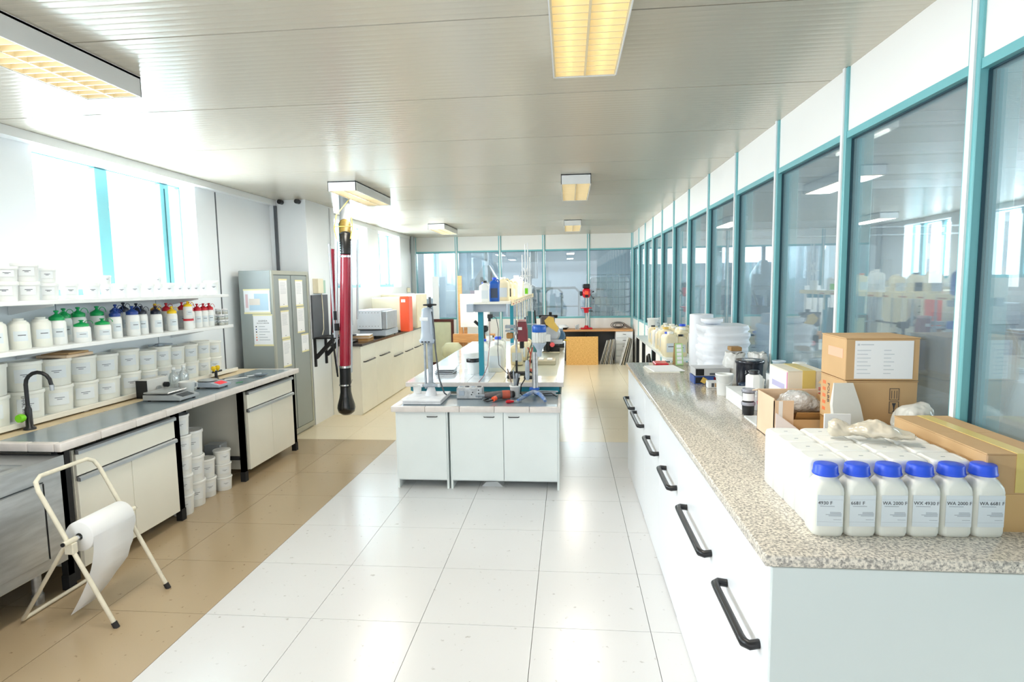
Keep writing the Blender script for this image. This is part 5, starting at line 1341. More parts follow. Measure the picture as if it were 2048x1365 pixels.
while x < -0.08:
    x2 = min(x+0.297, -0.07)
    B().box(x, 4.865, 0.69, x2, 4.898, 0.739, 0.005, 2).obj('edge_tile', EDGE, t, off); x += 0.3
y = 4.9
while y < 5.45:
    y2 = min(y+0.27, 5.45)
    B().box(-1.53, y, 0.69, -1.452, y2, 0.739, 0.005, 2).obj('edge_tile', EDGE, t, off)
    B().box(-0.098, y, 0.69, -0.07, y2, 0.739, 0.005, 2).obj('edge_tile', EDGE, t, off); y += 0.273
B().box(-1.45, 5.422, 0.69, -0.1, 5.45, 0.739).obj('edge_tile', EDGE, t, off)
ZT = 0.7395
# core drill stand
t = thing('drill_stand', 'dusty grey motor on a column stand on a white base board', 'drill stand', (-1.25, 5.2, ZT))
B().box(-0.2, -0.25, 0, 0.14, 0.2, 0.018, 0.003).box(-0.2, -0.25, 0.019, 0.14, 0.2, 0.036, 0.003).obj('base_board', DUSTW, t)
B().lathe([(0.055, 0.036), (0.05, 0.05), (0.032, 0.11), (0.03, 0.14)]).obj('foot', DUSTW, t)
B().cyl(0.024, 0.12, 0.66).obj('column', DUSTG, t)
B().cyl(0.011, 0.1, 0.62, -0.045, -0.01).obj('guide_rod', DUSTG, t)
B().tube([(-0.06, -0.03, 0.13), (0.08, -0.03, 0.13)], 0.014, 8).box(-0.035, -0.035, 0.115, 0.035, 0.03, 0.15, 0.005).obj('clamp', DUSTG, t)
for s in (-1, 1): B().at((s*0.08, -0.03, 0.13)).cyl(0.016, -0.01, 0.012, ax='x').obj('knob', DUSTW, t)
b = B(); b.loft([rr(0.13, 0.11, 0.03, 0.52, -0.02), rr(0.14, 0.12, 0.03, 0.545, -0.02), rr(0.12, 0.10, 0.03, 0.555, -0.02), rr(0.105, 0.095, 0.035, 0.62, -0.02), rr(0.105, 0.095, 0.035, 0.74, -0.02), rr(0.085, 0.08, 0.03, 0.82, -0.02), rr(0.05, 0.05, 0.02, 0.835, -0.02)]).obj('motor_housing', GREYM, t)
B().box(-0.03, 0.03, 0.5, 0.03, 0.06, 0.83, 0.01).obj('slide', DUSTG, t)
B().box(-0.075, -0.05, 0.72, -0.0, -0.048, 0.75).obj('label', PAPER, t)
b = B()
for k in range(3): b.box(-0.065+k*0.03, -0.059, 0.525, -0.045+k*0.03, -0.055, 0.535)
b.obj('vents', BLK, t)
B().lathe([(0.012, 0.83), (0.012, 0.93)], 0.01, 0, 10).obj('spindle', DGREY, t)
B().at((0.01, 0, 0)).tube([(0.055*math.cos(2*PI*k/16), 0.055*math.sin(2*PI*k/16), 0.86) for k in range(16)], 0.008, 6, close=True).tube([(-0.055, 0, 0.86), (0.055, 0, 0.86)], 0.006, 6).tube([(0, -0.055, 0.86), (0, 0.055, 0.86)], 0.006, 6).lathe([(0.02, 0.84), (0.02, 0.87)]).obj('hand_wheel', BLKM, t)
B().tube([(0.03, -0.01, 0.8), (0.045, -0.01, 0.65), (0.055, -0.02, 0.45), (0.085, -0.04, 0.2), (0.125, -0.02, 0.06), (0.14, 0.0, 0.04)], 0.007, 6).obj('cord', DGREY, t)
cup('white_pot', 'white round pot standing beside the drill column', (-1.40, 5.28, ZT+0.0365), 0.034, 0.04, 0.085, TUB, 'pot')
# socket box
t = thing('socket_box', 'grey dusty socket box with switches on the small cabinet', 'socket box', (-0.9, 5.27, ZT))
B().box(-0.118, -0.06, 0, 0.118, 0.06, 0.1, 0.004).obj('case', mat('dusty light grey plastic', (206, 210, 214), 0.5, col2=(170, 174, 178), scale=20), t)
B().box(-0.095, -0.064, 0.03, -0.045, -0.06, 0.075, 0.002).box(-0.088, -0.066, 0.035, -0.052, -0.064, 0.05).obj('switch', GREYM, t)
for k in range(4):
    B().at((-0.085+k*0.056, 0, 0.1)).lathe([(0.02, 0), (0.022, 0.006), (0.014, 0.007), (0.013, 0.002)], n=14).obj('socket', DGREY if k % 2 else GREYM, t)
b = B()
for x, z in ((0.03, 0.06), (0.085, 0.08), (0.085, 0.05), (0.085, 0.02), (0.02, 0.04)): b.at((x, -0.06, z)).cyl(0.006, -0.003, 0, ax='y', n=8)
b.obj('screws', BLK, t)['kind'] = 'stuff'
# red-grey drill lying down
t = thing('hand_drill', 'dusty orange-grey power drill lying beside the socket box', 'drill', (-0.62, 5.2, ZT), 0.25)
B().at((0.0, 0, 0.04)).lathe([(0.022, -0.14), (0.03, -0.09), (0.036, -0.02), (0.038, 0.06), (0.036, 0.1), (0.028, 0.115)], ax='x', n=18).obj('body', TOOLG, t)
B().at((0.07, 0, 0.04)).lathe([(0.039, -0.05), (0.04, -0.02), (0.039, 0.02)], ax='x', n=18).obj('coloured_band', TOOLR, t)
B().at((0.125, 0, 0.04)).lathe([(0.03, -0.02), (0.032, 0.0), (0.02, 0.012)], ax='x', n=16).obj('end_cap', BLKM, t)
B().tube([(0.02, 0.02, 0.04), (-0.02, -0.05, 0.035), (-0.07, -0.1, 0.025)], [0.024, 0.022, 0.02], 10).obj('handle', TOOLG, t)
B().tube([(-0.05, -0.085, 0.028), (-0.075, -0.11, 0.024)], 0.022, 10).obj('orange_grip', ORANGE, t)
B().at((-0.16, 0, 0.04)).cyl(0.012, -0.06, 0.03, ax='x').obj('chuck', DUSTG, t)
B().tube([(-0.075, -0.11, 0.018), (-0.13, -0.12, 0.008), (-0.15, -0.04, 0.006), (-0.1, 0.02, 0.006)], 0.006, 6).obj('cord', BLKM, t)
# cup with tools
t = thing('tool_cup', 'white plastic cup crammed with dusty spatulas and files', 'cup', (-0.49, 5.3, ZT))
B().lathe([(0.038, 0), (0.04, 0.004), (0.047, 0.095), (0.052, 0.097), (0.052, 0.112), (0.048, 0.112), (0.044, 0.1), (0.036, 0.008), (0.002, 0.008)], n=24, cap1=False).obj('body', TUB, t)
for k, (a, ln, rad, m, tilt) in enumerate(((2.6, 0.25, 0.008, mat('worn wood handle', (150, 130, 116), 0.6), 0.33), (2.2, 0.24, 0.006, DUSTG, 0.1), (0.3, 0.21, 0.011, DUSTG, 0.08), (0.7, 0.2, 0.009, DUSTG, 0.25), (5.6, 0.17, 0.008, BLKM, 0.3), (4.4, 0.19, 0.007, DUSTG, 0.15), (1.3, 0.2, 0.009, MATS['worn wood handle'], 0.22))):
    tt2 = thing('hand_tool', '%s tool handle standing in the white tool cup, counted from the left' % NTH[k], 'tool', (-0.49, 5.3, ZT+0.01), 0, 'tools in the white cup')
    dx, dy = math.cos(a)*tilt, math.sin(a)*tilt*0.5
    B().tube([(dx*0.03, dy*0.03, 0), (dx*ln*0.55, dy*ln*0.55, ln*0.55)], rad*0.5, 6).obj('shaft', STEEL, tt2)
    B().tube([(dx*ln*0.5, dy*ln*0.5, ln*0.5), (dx*ln, dy*ln, ln)], [rad*0.8, rad], 8).obj('grip', m, tt2)
t = thing('red_handled_tool', 'red handled scraper lying near the front edge of the small cabinet', 'tool', (-0.5, 5.04, ZT), 0.45)
B().tube([(-0.05, 0, 0.012), (-0.03, 0, 0.014), (0.02, 0, 0.012)], [0.01, 0.016, 0.01], 10).obj('handle', RED, t)
B().tube([(0.02, 0, 0.012), (0.09, 0.0, 0.008)], 0.005, 6).obj('blade', STEEL, t)
# blue footed stirrer
t = thing('stirrer_stand', 'stirrer with blue capped ribbed motor on a blue footed stand', 'stirrer', (-0.31, 5.25, ZT))
def arch(pts, r): return B().tube(pts, r, 8)
arch([(0, 0, 0.062), (-0.05, -0.05, 0.05), (-0.11, -0.14, 0.024), (-0.135, -0.18, 0.014)], [0.022, 0.02, 0.016, 0.014]).obj('foot', BLUES, t)
arch([(0, 0, 0.062), (0.05, -0.06, 0.05), (0.095, -0.15, 0.024), (0.105, -0.19, 0.014)], [0.022, 0.02, 0.016, 0.014]).obj('foot', BLUES, t)
arch([(0, 0, 0.062), (0.0, 0.06, 0.04), (0.0, 0.12, 0.014)], [0.022, 0.018, 0.014]).obj('foot', BLUES, t)
B().box(-0.045, -0.02, 0.075, 0.045, 0.02, 0.1, 0.006).obj('clamp', BLUEM, t)
B().cyl(0.019, 0.05, 0.42).obj('pole', STEEL, t)
B().cyl(0.009, 0.1, 0.42, 0.025, -0.01).obj('rod', STEEL, t)
mc = (0.05, -0.02)
B().lathe([(0.018, 0.385), (0.024, 0.44), (0.03, 0.455), (0.062, 0.5), (0.064, 0.51)], mc[0], mc[1], 24).obj('funnel', GREYM, t)
b = B(); n = 48; secs = []
for z, rr_ in ((0.51, 0.06), (0.515, 0.064), (0.60, 0.064), (0.605, 0.06)):
    secs.append([(mc[0]+(rr_-(0.006 if k % 3 == 0 else 0))*math.cos(2*PI*k/n), mc[1]+(rr_-(0.006 if k % 3 == 0 else 0))*math.sin(2*PI*k/n), z) for k in range(n)])
b.loft(secs, sm=False).obj('ribbed_motor', mat('pale motor casting', (214, 216, 212), 0.4), t)
B().lathe([(0.062, 0.605), (0.064, 0.61), (0.063, 0.655), (0.055, 0.668), (0.0, 0.668)], mc[0], mc[1], 28).obj('blue_cap', BLUEM, t)
B().box(mc[0]+0.05, mc[1]-0.03, 0.52, mc[0]+0.1, mc[1]+0.02, 0.58, 0.004).obj('terminal_box', MATS['pale motor casting'], t)
B().at((-0.06, -0.02, 0)).lathe([(0.014, 0.17), (0.02, 0.2), (0.02, 0.33), (0.012, 0.35)], n=12).obj('side_cylinder', DUSTG, t)
B().tube([(-0.06, -0.02, 0.35), (-0.05, 0.0, 0.42), (-0.02, 0.02, 0.5), (0.03, 0.03, 0.55)], 0.004, 6).obj('cord', BLK, t)
B().tube([(-0.07, -0.02, 0.2), (-0.12, 0.0, 0.12), (-0.13, 0.05, 0.03), (-0.1, 0.08, 0.008)], 0.005, 6).obj('cord', BLK, t)
tag(B().tube([(0, 0, 0.006), (0.06, 0.02, 0.02), (0.14, 0.0, 0.03), (0.19, -0.05, 0.008)], 0.005, 6).obj('trailing_cable', BLK, None, (-0.3, 5.34, ZT)), 'black cord trailing to the right edge of the small cabinet', 'cord')
t = thing('soldering_block', 'dusty grey and dark clutter behind the blue footed stirrer', 'tool', (-0.2, 5.39, ZT))
B().box(-0.09, -0.02, 0, 0.08, 0.02, 0.03, 0.006).tube([(-0.1, 0, 0.04), (0.1, 0.0, 0.035)], 0.008, 6).obj('clamp_bar', DUSTG, t)

# ================================================================ CENTRE BENCH
ZI = 0.84
t = thing('centre_bench', 'long centre bench with white tiled top on a teal steel frame', 'bench', (-0.81, 7.5, 0))
off = (0.81, -7.5, 0)
IX0, IX1, IY0, IY1 = -1.575, -0.05, 5.52, 9.5
for x in (IX0+0.08, IX1-0.1, (IX0+IX1)/2):
    for y in (IY0+0.12, IY1-0.06, 7.5):
        if x == (IX0+IX1)/2 and y < 6: continue
        B().box(x-0.022, y-0.022, 0, x+0.022, y+0.022, 0.79).obj('leg', TEALD, t, off)
B().box(IX0+0.05, IY0+0.03, 0.745, IX1-0.04, IY0+0.06, 0.796).obj('front_rail', TEALD, t, off)
B().box(IX0+0.03, IY0+0.06, 0.745, IX0+0.06, IY1-0.04, 0.796).obj('side_rail', TEALD, t, off)
B().box(IX1-0.06, IY0+0.06, 0.58, IX1-0.03, IY1-0.04, 0.796).obj('side_rail', TEALK, t, off)  # dark teal paints in the shade on this side of the bench
B().box(IX0+0.03, IY0+0.4, 0.1, IX1-0.2, IY1-0.1, 0.74).obj('cupboard', CREAM, t, off)
for k in range(6): B().box(IX0+0.02, IY0+0.41+k*0.55, 0.11, IX0+0.03, IY0+0.94+k*0.55, 0.73, 0.002).obj('door', CREAM, t, off)
# tiles of the top, left half white glossy
TG = mat('white glazed tile', (226, 232, 240), 0.12, var=0.05, scale=5, coat=0.5)
TCR = mat('cream glazed tile', (240, 230, 204), 0.2, var=0.05, scale=5, coat=0.3)
B().box(IX0+0.01, IY0+0.01, 0.797, IX1-0.01, IY1-0.01, 0.822).obj('top_core', EDGEG, t, off)
proto_t = {}
def top_tile(x0, y0, x1, y1, m):
    key = (round(x1-x0, 3), round(y1-y0, 3), m.name)
    if key not in proto_t:
        w, d = x1-x0, y1-y0
        o = B().box(-w/2, -d/2, 0, w/2, d/2, 0.018, 0.0015).obj('tile', m, t); proto_t[key] = o
    else: o = proto_t[key].copy(); C.objects.link(o)
    o.location = ((x0+x1)/2+0.81, (y0+y1)/2-7.5, 0.8225); o.parent = t
x = IX0
for ix, (a, c, m) in enumerate(((IX0, -1.276, TG), (-1.274, -0.976, TG), (-0.974, -0.77, TG), (-0.768, -0.62, TCR), (-0.12, IX1, TCR))):
    y = IY0
    while y < IY1-0.01:
        y2 = min(y+0.298, IY1); top_tile(a, y, c, y2, m); y += 0.3
for (ya, yb2) in ((IY0, 5.90), (8.0, IY1)):
    y = ya
    while y < yb2-0.01:
        y2 = min(y+0.298, yb2-0.002); top_tile(-0.618, y, -0.122, y2, TCR); y += 0.3
B().box(IX0, IY0-0.012, 0.797, IX1, IY0-0.001, 0.84, 0.003).obj('front_edge', EDGE, t, off)
B().box(-0.618, 5.902, 0.823, -0.122, 7.998, 0.829).obj('sink_inset', mat('olive grey basin', (176, 178, 158), 0.35, var=0.08), t, off)
# rack above the bench
t = thing('reagent_rack', 'teal posted rack with a long shelf above the centre bench', 'rack', (-0.76, 7.5, ZI+0.001))
for y in (-1.56, 1.75):
    B().box(-0.155, y-0.025, 0, -0.105, y+0.025, 0.68).obj('post', TEALD, t)
    B().box(-0.185, y-0.05, 0.655, 0.13, y+0.03, 0.735, 0.004).obj('bracket', GREYM if y < 0 else TEALD, t)
B().box(-0.18, -1.7, 0.737, 0.2, 1.85, 0.757).obj('shelf_board', CREAM, t)
B().box(0.195, -1.7, 0.72, 0.21, 1.85, 0.775).obj('edge_strip', mat('cream strip', (244, 222, 178), 0.5), t)
B().box(-0.25, -1.72, 0.66, -0.18, -1.6, 0.74, 0.004).obj('end_socket', GREYM, t)
b = B().box(-0.16, -1.57-0.0, 0.02, -0.1, -1.5, 0.03); b.obj('foot_plate', TEALD, t)
b = B()
for k in range(9): b.box(0.2105, -1.66+k*0.33+0.02*(k % 2), 0.728, 0.2115, -1.52+k*0.33, 0.742)
b.obj('red_marks', mat('dull red mark', (190, 110, 90), 0.6), t)
t = thing('plug', 'black plug hanging under the rack shelf beside the teal post', 'plug', (-0.80, 5.93, 1.40))
B().box(-0.02, -0.012, 0.03, 0.035, 0.012, 0.07, 0.004).cyl(0.014, 0, 0.03, 0.0, 0).obj('plug', BLK, t)
B().tube([(0.0, 0, 0.0), (0, 0, -0.2), (-0.02, -0.05, -0.45), (-0.05, -0.2, -0.545), (-0.06, -0.41, -0.556)], 0.004, 6).obj('cord', mat('brownish cord', (150, 110, 110), 0.5), t)
B().tube([(0.035, 0, 0.05), (0.07, 0, 0.03), (0.09, 0, -0.08), (0.08, 0, -0.3), (0.09, 0, -0.45), (0.16, 0.02, -0.53), (0.26, 0.05, -0.555)], 0.004, 6).obj('cord', DGREY, t)
# hanging utensils
for k in range(16):
    y = 5.98+k*0.19; m = (DUSTG, YMILK, STEEL, CREAM)[k % 4]; L = (0.30, 0.2, 0.26, 0.18)[k % 4]+random.uniform(0, .05)
    t = thing('hanging_spatula', '%s utensil from the near end hanging along the rack shelf edge' % NTH[k], 'spatula', (-0.543, y, 1.60), random.uniform(-.3, .3), 'utensils hanging along the rack')
    B().tube([(-0.004, 0, 0.0), (0.004, 0, 0.012), (0.006, 0, -0.01), (0.004, 0, -0.05)], 0.003, 6).obj('hook', STEEL, t)
    B().box(0.001, -0.012, -0.04-L*0.5, 0.007, 0.012, -0.04, 0.001).obj('handle', m, t)
    B().box(0.002, -0.02, -0.04-L, 0.006, 0.02, -0.04-L*0.5, 0.001).obj('blade', (m if k % 2 else DUSTG), t)
# items on the rack shelf (top at 1.598)
ZR = 1.5985
def jerry(lab, loc, w, d, h, m, capm, rz=0, labm=None):
    t = thing('jerry_can', lab, 'canister', loc, rz)
    secs = [rr(w*0.95, d*0.95, w*0.18, 0), rr(w, d, w*0.18, 0.008), rr(w, d, w*0.18, h*0.72), rr(w*0.9, d*0.9, w*0.18, h*0.82), rr(w*0.4, w*0.4, w*0.19, h*0.88), rr(w*0.36, w*0.36, w*0.17, h*0.93)]
    B().loft(secs).obj('body', m, t)
    B().lathe([(w*0.22, h*0.91), (w*0.23, h*0.98), (w*0.2, h)], n=16).obj('cap', capm, t)
    B().tube([(w*0.16, 0, h*0.86), (w*0.36, 0, h*0.92), (w*0.5, 0, h*0.84), (w*0.46, 0, h*0.6)], w*0.07, 8).obj('handle', m, t)
    B().box(-w*0.36, -d/2-0.0012, h*0.15, w*0.36, -d/2-0.0003, h*0.55).obj('label', labm or LBL, t)
    return t
jerry('white bottle with black cap at the near end of the rack shelf', (-0.84, 5.92, ZR), 0.09, 0.08, 0.21, TUB, BLK, 0.1)
jerry('bright blue canister with dark label on the rack shelf', (-0.755, 6.03, ZR), 0.10, 0.08, 0.245, BLUEM, BLUEC, 0.0, NAVY)
jerry('white jug leaning at the left rear of the blue canister', (-0.88, 6.10, ZR), 0.08, 0.08, 0.2, TUB, BLUEC, 0.4)
jerry('large yellowed canister behind the blue one on the rack shelf', (-0.70, 6.32, ZR), 0.14, 0.13, 0.25, YMILK, TUBC)
jerry('yellowed canister with black stripes, third along the rack shelf', (-0.68, 6.58, ZR), 0.13, 0.13, 0.23, YMILK, BLK, 0, BLK)
jerry('cream canister, middle of the rack shelf', (-0.66, 6.9, ZR), 0.13, 0.13, 0.22, YMILK, TUBC)
jerry('white canister past the middle of the rack shelf', (-0.64, 7.3, ZR), 0.15, 0.14, 0.28, TUB, TUB)
jerry('cream canister with orange tag past the middle of the rack shelf', (-0.64, 7.65, ZR), 0.12, 0.12, 0.24, YMILK, ORNG)
jerry('white bottle with blue grey label far along the rack shelf', (-0.64, 8.1, ZR), 0.09, 0.09, 0.2, TUB, TUB, 0, mat('blue grey label', (130, 165, 180), 0.5))
jerry('bottle with bright green label far along the rack shelf', (-0.60, 8.4, ZR), 0.09, 0.09, 0.2, TUB, TUB, 0, LIME)
t = cup('white_jar', 'white lidded jar at the far end of the rack shelf', (-0.60, 8.95, ZR), 0.05, 0.052, 0.15, TUB, 'jar', TUB)
# burettes
t = thing('burette_stand', 'white laboratory stand with glass burettes at the far end of the rack', 'stand', (-0.66, 9.15, ZR), 0)
B().box(-0.08, -0.05, 0, 0.08, 0.05, 0.012).obj('base', WHT, t)
for x, h in ((-0.045, 0.62), (0.0, 0.78), (0.04, 0.8), (0.07, 0.58)):
    B().cyl(0.008, 0.01, h, x, 0, 8).obj('burette', PAPER, t)
B().tube([(-0.08, 0, 0.3), (0.1, 0, 0.3)], 0.006, 6).tube([(-0.03, -0.03, 0.24), (0.03, 0.03, 0.42)], 0.008, 6).tube([(0.03, -0.03, 0.24), (-0.03, 0.03, 0.42)], 0.008, 6).obj('clamp', PAPER, t)

# items on the bench top
t = thing('scale_pan_stack', 'stack of flat white metal trays on the left of the centre bench', 'tray', (-1.31, 6.12, ZI+0.001), 0)
bpy.data.objects.remove(t)
for k in range(3):
    t = thing('flat_tray', 'flat pale tray, %s of the stack on the left of the centre bench' % ('lowest', 'middle', 'topmost')[k], 'tray', (-1.31+0.006*k, 6.15, ZI+0.001+k*0.018), 0.03*k, 'flat trays on the centre bench')
    B().box(-0.1, -0.14, 0.004, 0.1, 0.14, 0.014, 0.003).obj('plate', ALU, t)
    b = B()
    for sx in (-0.08, 0.08):
        for sy in (-0.12, 0.12): b.cyl(0.008, 0, 0.005, sx, sy, 8)
    b.obj('feet', BLK, t)['kind'] = 'stuff'
t = thing('black_lid_bucket', 'white bucket with black lid beside the teal post', 'bucket', (-1.0, 6.06, ZI+0.001))
B().lathe([(0.06, 0), (0.066, 0.13)], n=24).obj('body', TUB, t)
B().lathe([(0.07, 0.125), (0.072, 0.16), (0.066, 0.165)], n=24).obj('lid', BLK, t)
t = cup('white_bucket', 'white bucket behind the black lidded one', (-1.08, 6.42, ZI+0.001), 0.08, 0.09, 0.18, TUB, 'bucket', TUB)
jerry('white canister with blue cap standing left of the teal post', (-0.985, 6.75, ZI+0.001), 0.15, 0.14, 0.3, TUB, BLUEC)
jerry('large translucent white canister right of the teal post', (-0.775, 6.22, ZI+0.001), 0.16, 0.16, 0.32, MILK, TUB)
jerry('wide translucent canister with blue cap behind the teal post', (-0.80, 6.62, ZI+0.001), 0.17, 0.16, 0.34, MILK, BLUEC)
for k, (x, y, w, h) in enumerate(((-0.60, 6.78, 0.14, 0.26), (-0.58, 7.15, 0.16, 0.3), (-0.56, 7.55, 0.15, 0.24))):
    jerry('yellowed canister at the foot of the rack, %s from the near end' % NTH[k], (x, y, ZI+0.001), w, 0.16, h, YMILK, TUBC)
t = thing('blob_jug', 'round white jug on the left side of the rack foot', 'jug', (-0.97, 7.15, ZI+0.001))
B().lathe([(0.06, 0), (0.1, 0.03), (0.11, 0.1), (0.08, 0.2), (0.04, 0.25), (0.04, 0.3)], n=22).obj('body', TUB, t)
B().tube([(0.04, 0, 0.27), (0.12, 0, 0.25), (0.11, 0, 0.15)], 0.012, 8).obj('handle', TUB, t)
# microscope
t = thing('black_microscope', 'microscope with black twin eyepieces left of the teal post', 'microscope', (-1.10, 7.55, ZI+0.001))
B().box(-0.1, -0.12, 0, 0.1, 0.12, 0.04, 0.012).obj('base', WHT, t)
B().tube([(0.05, 0.06, 0.04), (0.06, 0.06, 0.2), (0.03, 0.03, 0.34)], 0.025, 10).obj('arm', WHT, t)
B().box(-0.05, -0.05, 0.32, 0.06, 0.06, 0.4, 0.015).obj('head', BLK, t)
for s in (-0.02, 0.02): B().tube([(-0.03, s, 0.38), (-0.11, s-0.02, 0.46)], 0.017, 10).obj('eyepiece', BLK, t)
B().cyl(0.02, 0.2, 0.33, 0.0, 0.0).obj('objective', BLK, t)
B().box(-0.07, -0.07, 0.16, 0.08, 0.08, 0.175).obj('stage', BLKM, t)
B().tube([(0.07, 0.02, 0.25), (0.13, 0.02, 0.25)], 0.02, 10).obj('focus_knob', BLK, t)
t = thing('pink_hose', 'thin red tube looping beside the microscope', 'tube', (-0.99, 7.1, ZI+0.3))
bpy.data.objects.remove(t)
# stand with boss and maroon mixer
t = thing('maroon_mixer', 'dark red laboratory mixer on a rod stand at the near right of the centre bench', 'mixer', (-0.52, 6.05, ZI+0.001))
B().box(-0.1, -0.06, 0, 0.08, 0.07, 0.015, 0.004).tube([(-0.12, -0.03, 0.01), (0.1, -0.03, 0.01)], 0.01, 6).obj('base', BLKM, t)
B().cyl(0.012, 0.01, 0.14, -0.02).obj('rod_sleeve', BLK, t)
B().cyl(0.011, 0.14, 0.56, -0.02).lathe([(0.02, 0.36), (0.022, 0.40), (0.014, 0.42)], -0.02, 0).obj('rod', STEEL, t)
B().box(-0.13, -0.03, 0.44, 0.0, 0.03, 0.46).box(-0.13, -0.04, 0.475, -0.03, 0.03, 0.51, 0.003).tube([(-0.02, 0, 0.48), (0.06, 0, 0.48)], 0.014, 8).obj('boss', DUSTG, t)
B().box(-0.12, -0.03, 0.37, -0.05, 0.03, 0.43, 0.01).obj('brown_block', CARDD, t)
B().prism([(0.0, 0.34), (0.1, 0.34), (0.1, 0.45), (0.085, 0.54), (0.0, 0.54)], -0.04, 0.05).obj('maroon_housing', MAROON, t)
B().box(0.005, -0.035, 0.54, 0.085, 0.045, 0.565, 0.006).obj('pinkish_cover', mat('dusty rose', (190, 150, 150), 0.5), t)
B().box(0.005, -0.0412, 0.46, 0.045, -0.04, 0.49).obj('label', PAPER, t)
B().cyl(0.005, 0.13, 0.34, 0.03, 0).cyl(0.005, 0.2, 0.34, 0.05, 0).obj('stirring_shaft', STEEL, t)
B().box(0.02, -0.05, 0.27, 0.06, 0.03, 0.34, 0.004).obj('chuck', BLKM, t)
t = thing('red_pliers', 'red handled pliers hanging under the maroon mixer', 'pliers', (-0.42, 6.2, ZI+0.001))
B().tube([(0, 0, 0.02), (0.02, 0, 0.18), (-0.01, 0, 0.26)], 0.008, 6).tube([(0.02, 0, 0.18), (0.04, 0, 0.26)], 0.008, 6).box(-0.04, -0.03, 0, 0.04, 0.03, 0.03, 0.004).obj('pliers', TOOLR, t)
for k, (x, y) in enumerate(((-0.38, 5.72), (-0.55, 5.74))):
    t = thing('black_switch', 'small black clamp lying near the front edge of the centre bench, %s' % ('right', 'left')[k], 'clamp', (x, y, ZI+0.001))
    B().box(-0.06, -0.025, 0, 0.06, 0.025, 0.03, 0.006).tube([(-0.04, 0, 0.03), (0.0, 0, 0.07), (0.06, 0, 0.04)], 0.008, 6).obj('clamp', BLKM, t)
# basin items
t = thing('wire_tray', 'grey rectangular tray with white blocks in the sink area', 'tray', (-0.26, 6.9, ZI-0.009))
B().box(-0.11, -0.12, 0, 0.11, 0.12, 0.05, 0.004).obj('tray', mat('grey beige tray', (190, 182, 158), 0.4), t)
for k in range(2): B().box(-0.09+0.1*k, -0.09, 0.05, -0.03+0.1*k, 0.03, 0.065, 0.003).obj('white_block', PAPER, t)
# far machines on the bench
t = thing('teal_hopper', 'dark teal hooded machine with black frame on the centre bench', 'machine', (-0.51, 8.0, ZI+0.001))
B().prism([(-0.09, 0.0), (0.10, 0.0), (0.06, 0.56), (-0.07, 0.56)], -0.1, 0.1).obj('body', mat('blue green enamel', (70, 130, 138), 0.3, var=0.1), t)
B().prism([(-0.095, 0.0), (-0.06, 0.0), (-0.055, 0.575), (-0.075, 0.575)], -0.105, -0.09).obj('black_edge', BLK, t)
B().prism([(0.08, 0.0), (0.11, 0.0), (0.07, 0.575), (0.05, 0.575)], -0.105, -0.09).obj('black_edge', BLK, t)
t = thing('bench_grinder', 'grey belt machine with a yellow guard on the centre bench', 'grinder', (-0.25, 8.25, ZI+0.001))
B().box(-0.1, -0.12, 0, 0.12, 0.12, 0.1, 0.01).obj('base', DGREY, t)
B().box(-0.14, -0.08, 0.3, 0.06, 0.1, 0.48, 0.02).obj('gear_head', TOOLG, t)
B().at((0.02, -0.1, 0.24)).lathe([(0.1, 0), (0.12, 0.02), (0.12, 0.16), (0.1, 0.18)], ax='y', n=24).obj('drum', ALU, t)
B().at((0, 0, 0)).prism([(-0.08, 0.42), (-0.02, 0.48), (0.05, 0.46), (0.06, 0.4), (0.12, 0.31), (0.09, 0.26), (0.0, 0.32), (-0.06, 0.37)], -0.15, -0.125).obj('yellow_guard', YELG, t)
B().box(-0.16, -0.04, 0.45, 0.1, 0.04, 0.49, 0.005).box(-0.02, -0.03, 0.49, 0.02, 0.03, 0.53).obj('top_bar', BLKM, t)
t = thing('blue_motor', 'blue ribbed motor with black foot beside the yellow guard machine', 'motor', (-0.13, 8.6, ZI+0.001))
B().box(-0.1, -0.1, 0, 0.07, 0.12, 0.06, 0.01).obj('foot', BLK, t)
B().at((0, 0, 0.16)).lathe([(0.07, -0.1), (0.085, -0.08), (0.085, 0.1), (0.07, 0.12)], ax='y', n=20).obj('body', mat('dusty blue casting', (84, 124, 160), 0.4, var=0.15), t)
B().box(-0.06, -0.04, 0.24, 0.05, 0.06, 0.275, 0.004).obj('terminal_box', GREYM, t)
t = thing('vise_tool', 'black clamp tool with a pink round knob on the centre bench', 'tool', (-0.22, 8.02-0.3, ZI-0.009+0.01))
t.location = (-0.20, 8.03, ZI+0.001)
B().box(-0.1, -0.05, 0, -0.05, 0.03, 0.2, 0.01).tube([(-0.07, -0.02, 0.08), (0.13, -0.02, 0.07)], 0.012, 8).box(-0.05, -0.03, 0.0, 0.08, 0.03, 0.05, 0.005).obj('clamp', BLKM, t)
B().at((-0.02, -0.06, 0.1)).lathe([(0.03, -0.015), (0.034, 0), (0.03, 0.015)], ax='y', n=18).obj('knob', mat('coral knob', (236, 96, 100), 0.4), t)
B().box(-0.05, 0.03, 0.1, 0.12, 0.05, 0.16).obj('cylinder_bar', ALU, t)
B().tube([(-0.06, -0.05, 0.02), (-0.1, -0.1, 0.01), (-0.15, -0.08, 0.01)], 0.006, 6).obj('cord', BLK, t)
tag(B().box(-0.04, -0.04, 0, 0.04, 0.04, 0.14, 0.006).mt(1).box(0.03, -0.06, 0.06, 0.12, -0.03, 0.075, 0.003).obj('cream_block', [YMILK, YELC], None, (-0.12, 9.0, ZI+0.001)), 'cream block with a yellow lever at the far right of the centre bench', 'block')
t = thing('drying_rack', 'thin steel rod stand beside the hanging utensils', 'stand', (-0.43, 7.0, ZI+0.001))
B().box(-0.05, -0.07, 0, 0.05, 0.07, 0.014, 0.003).obj('base', BLKM, t)
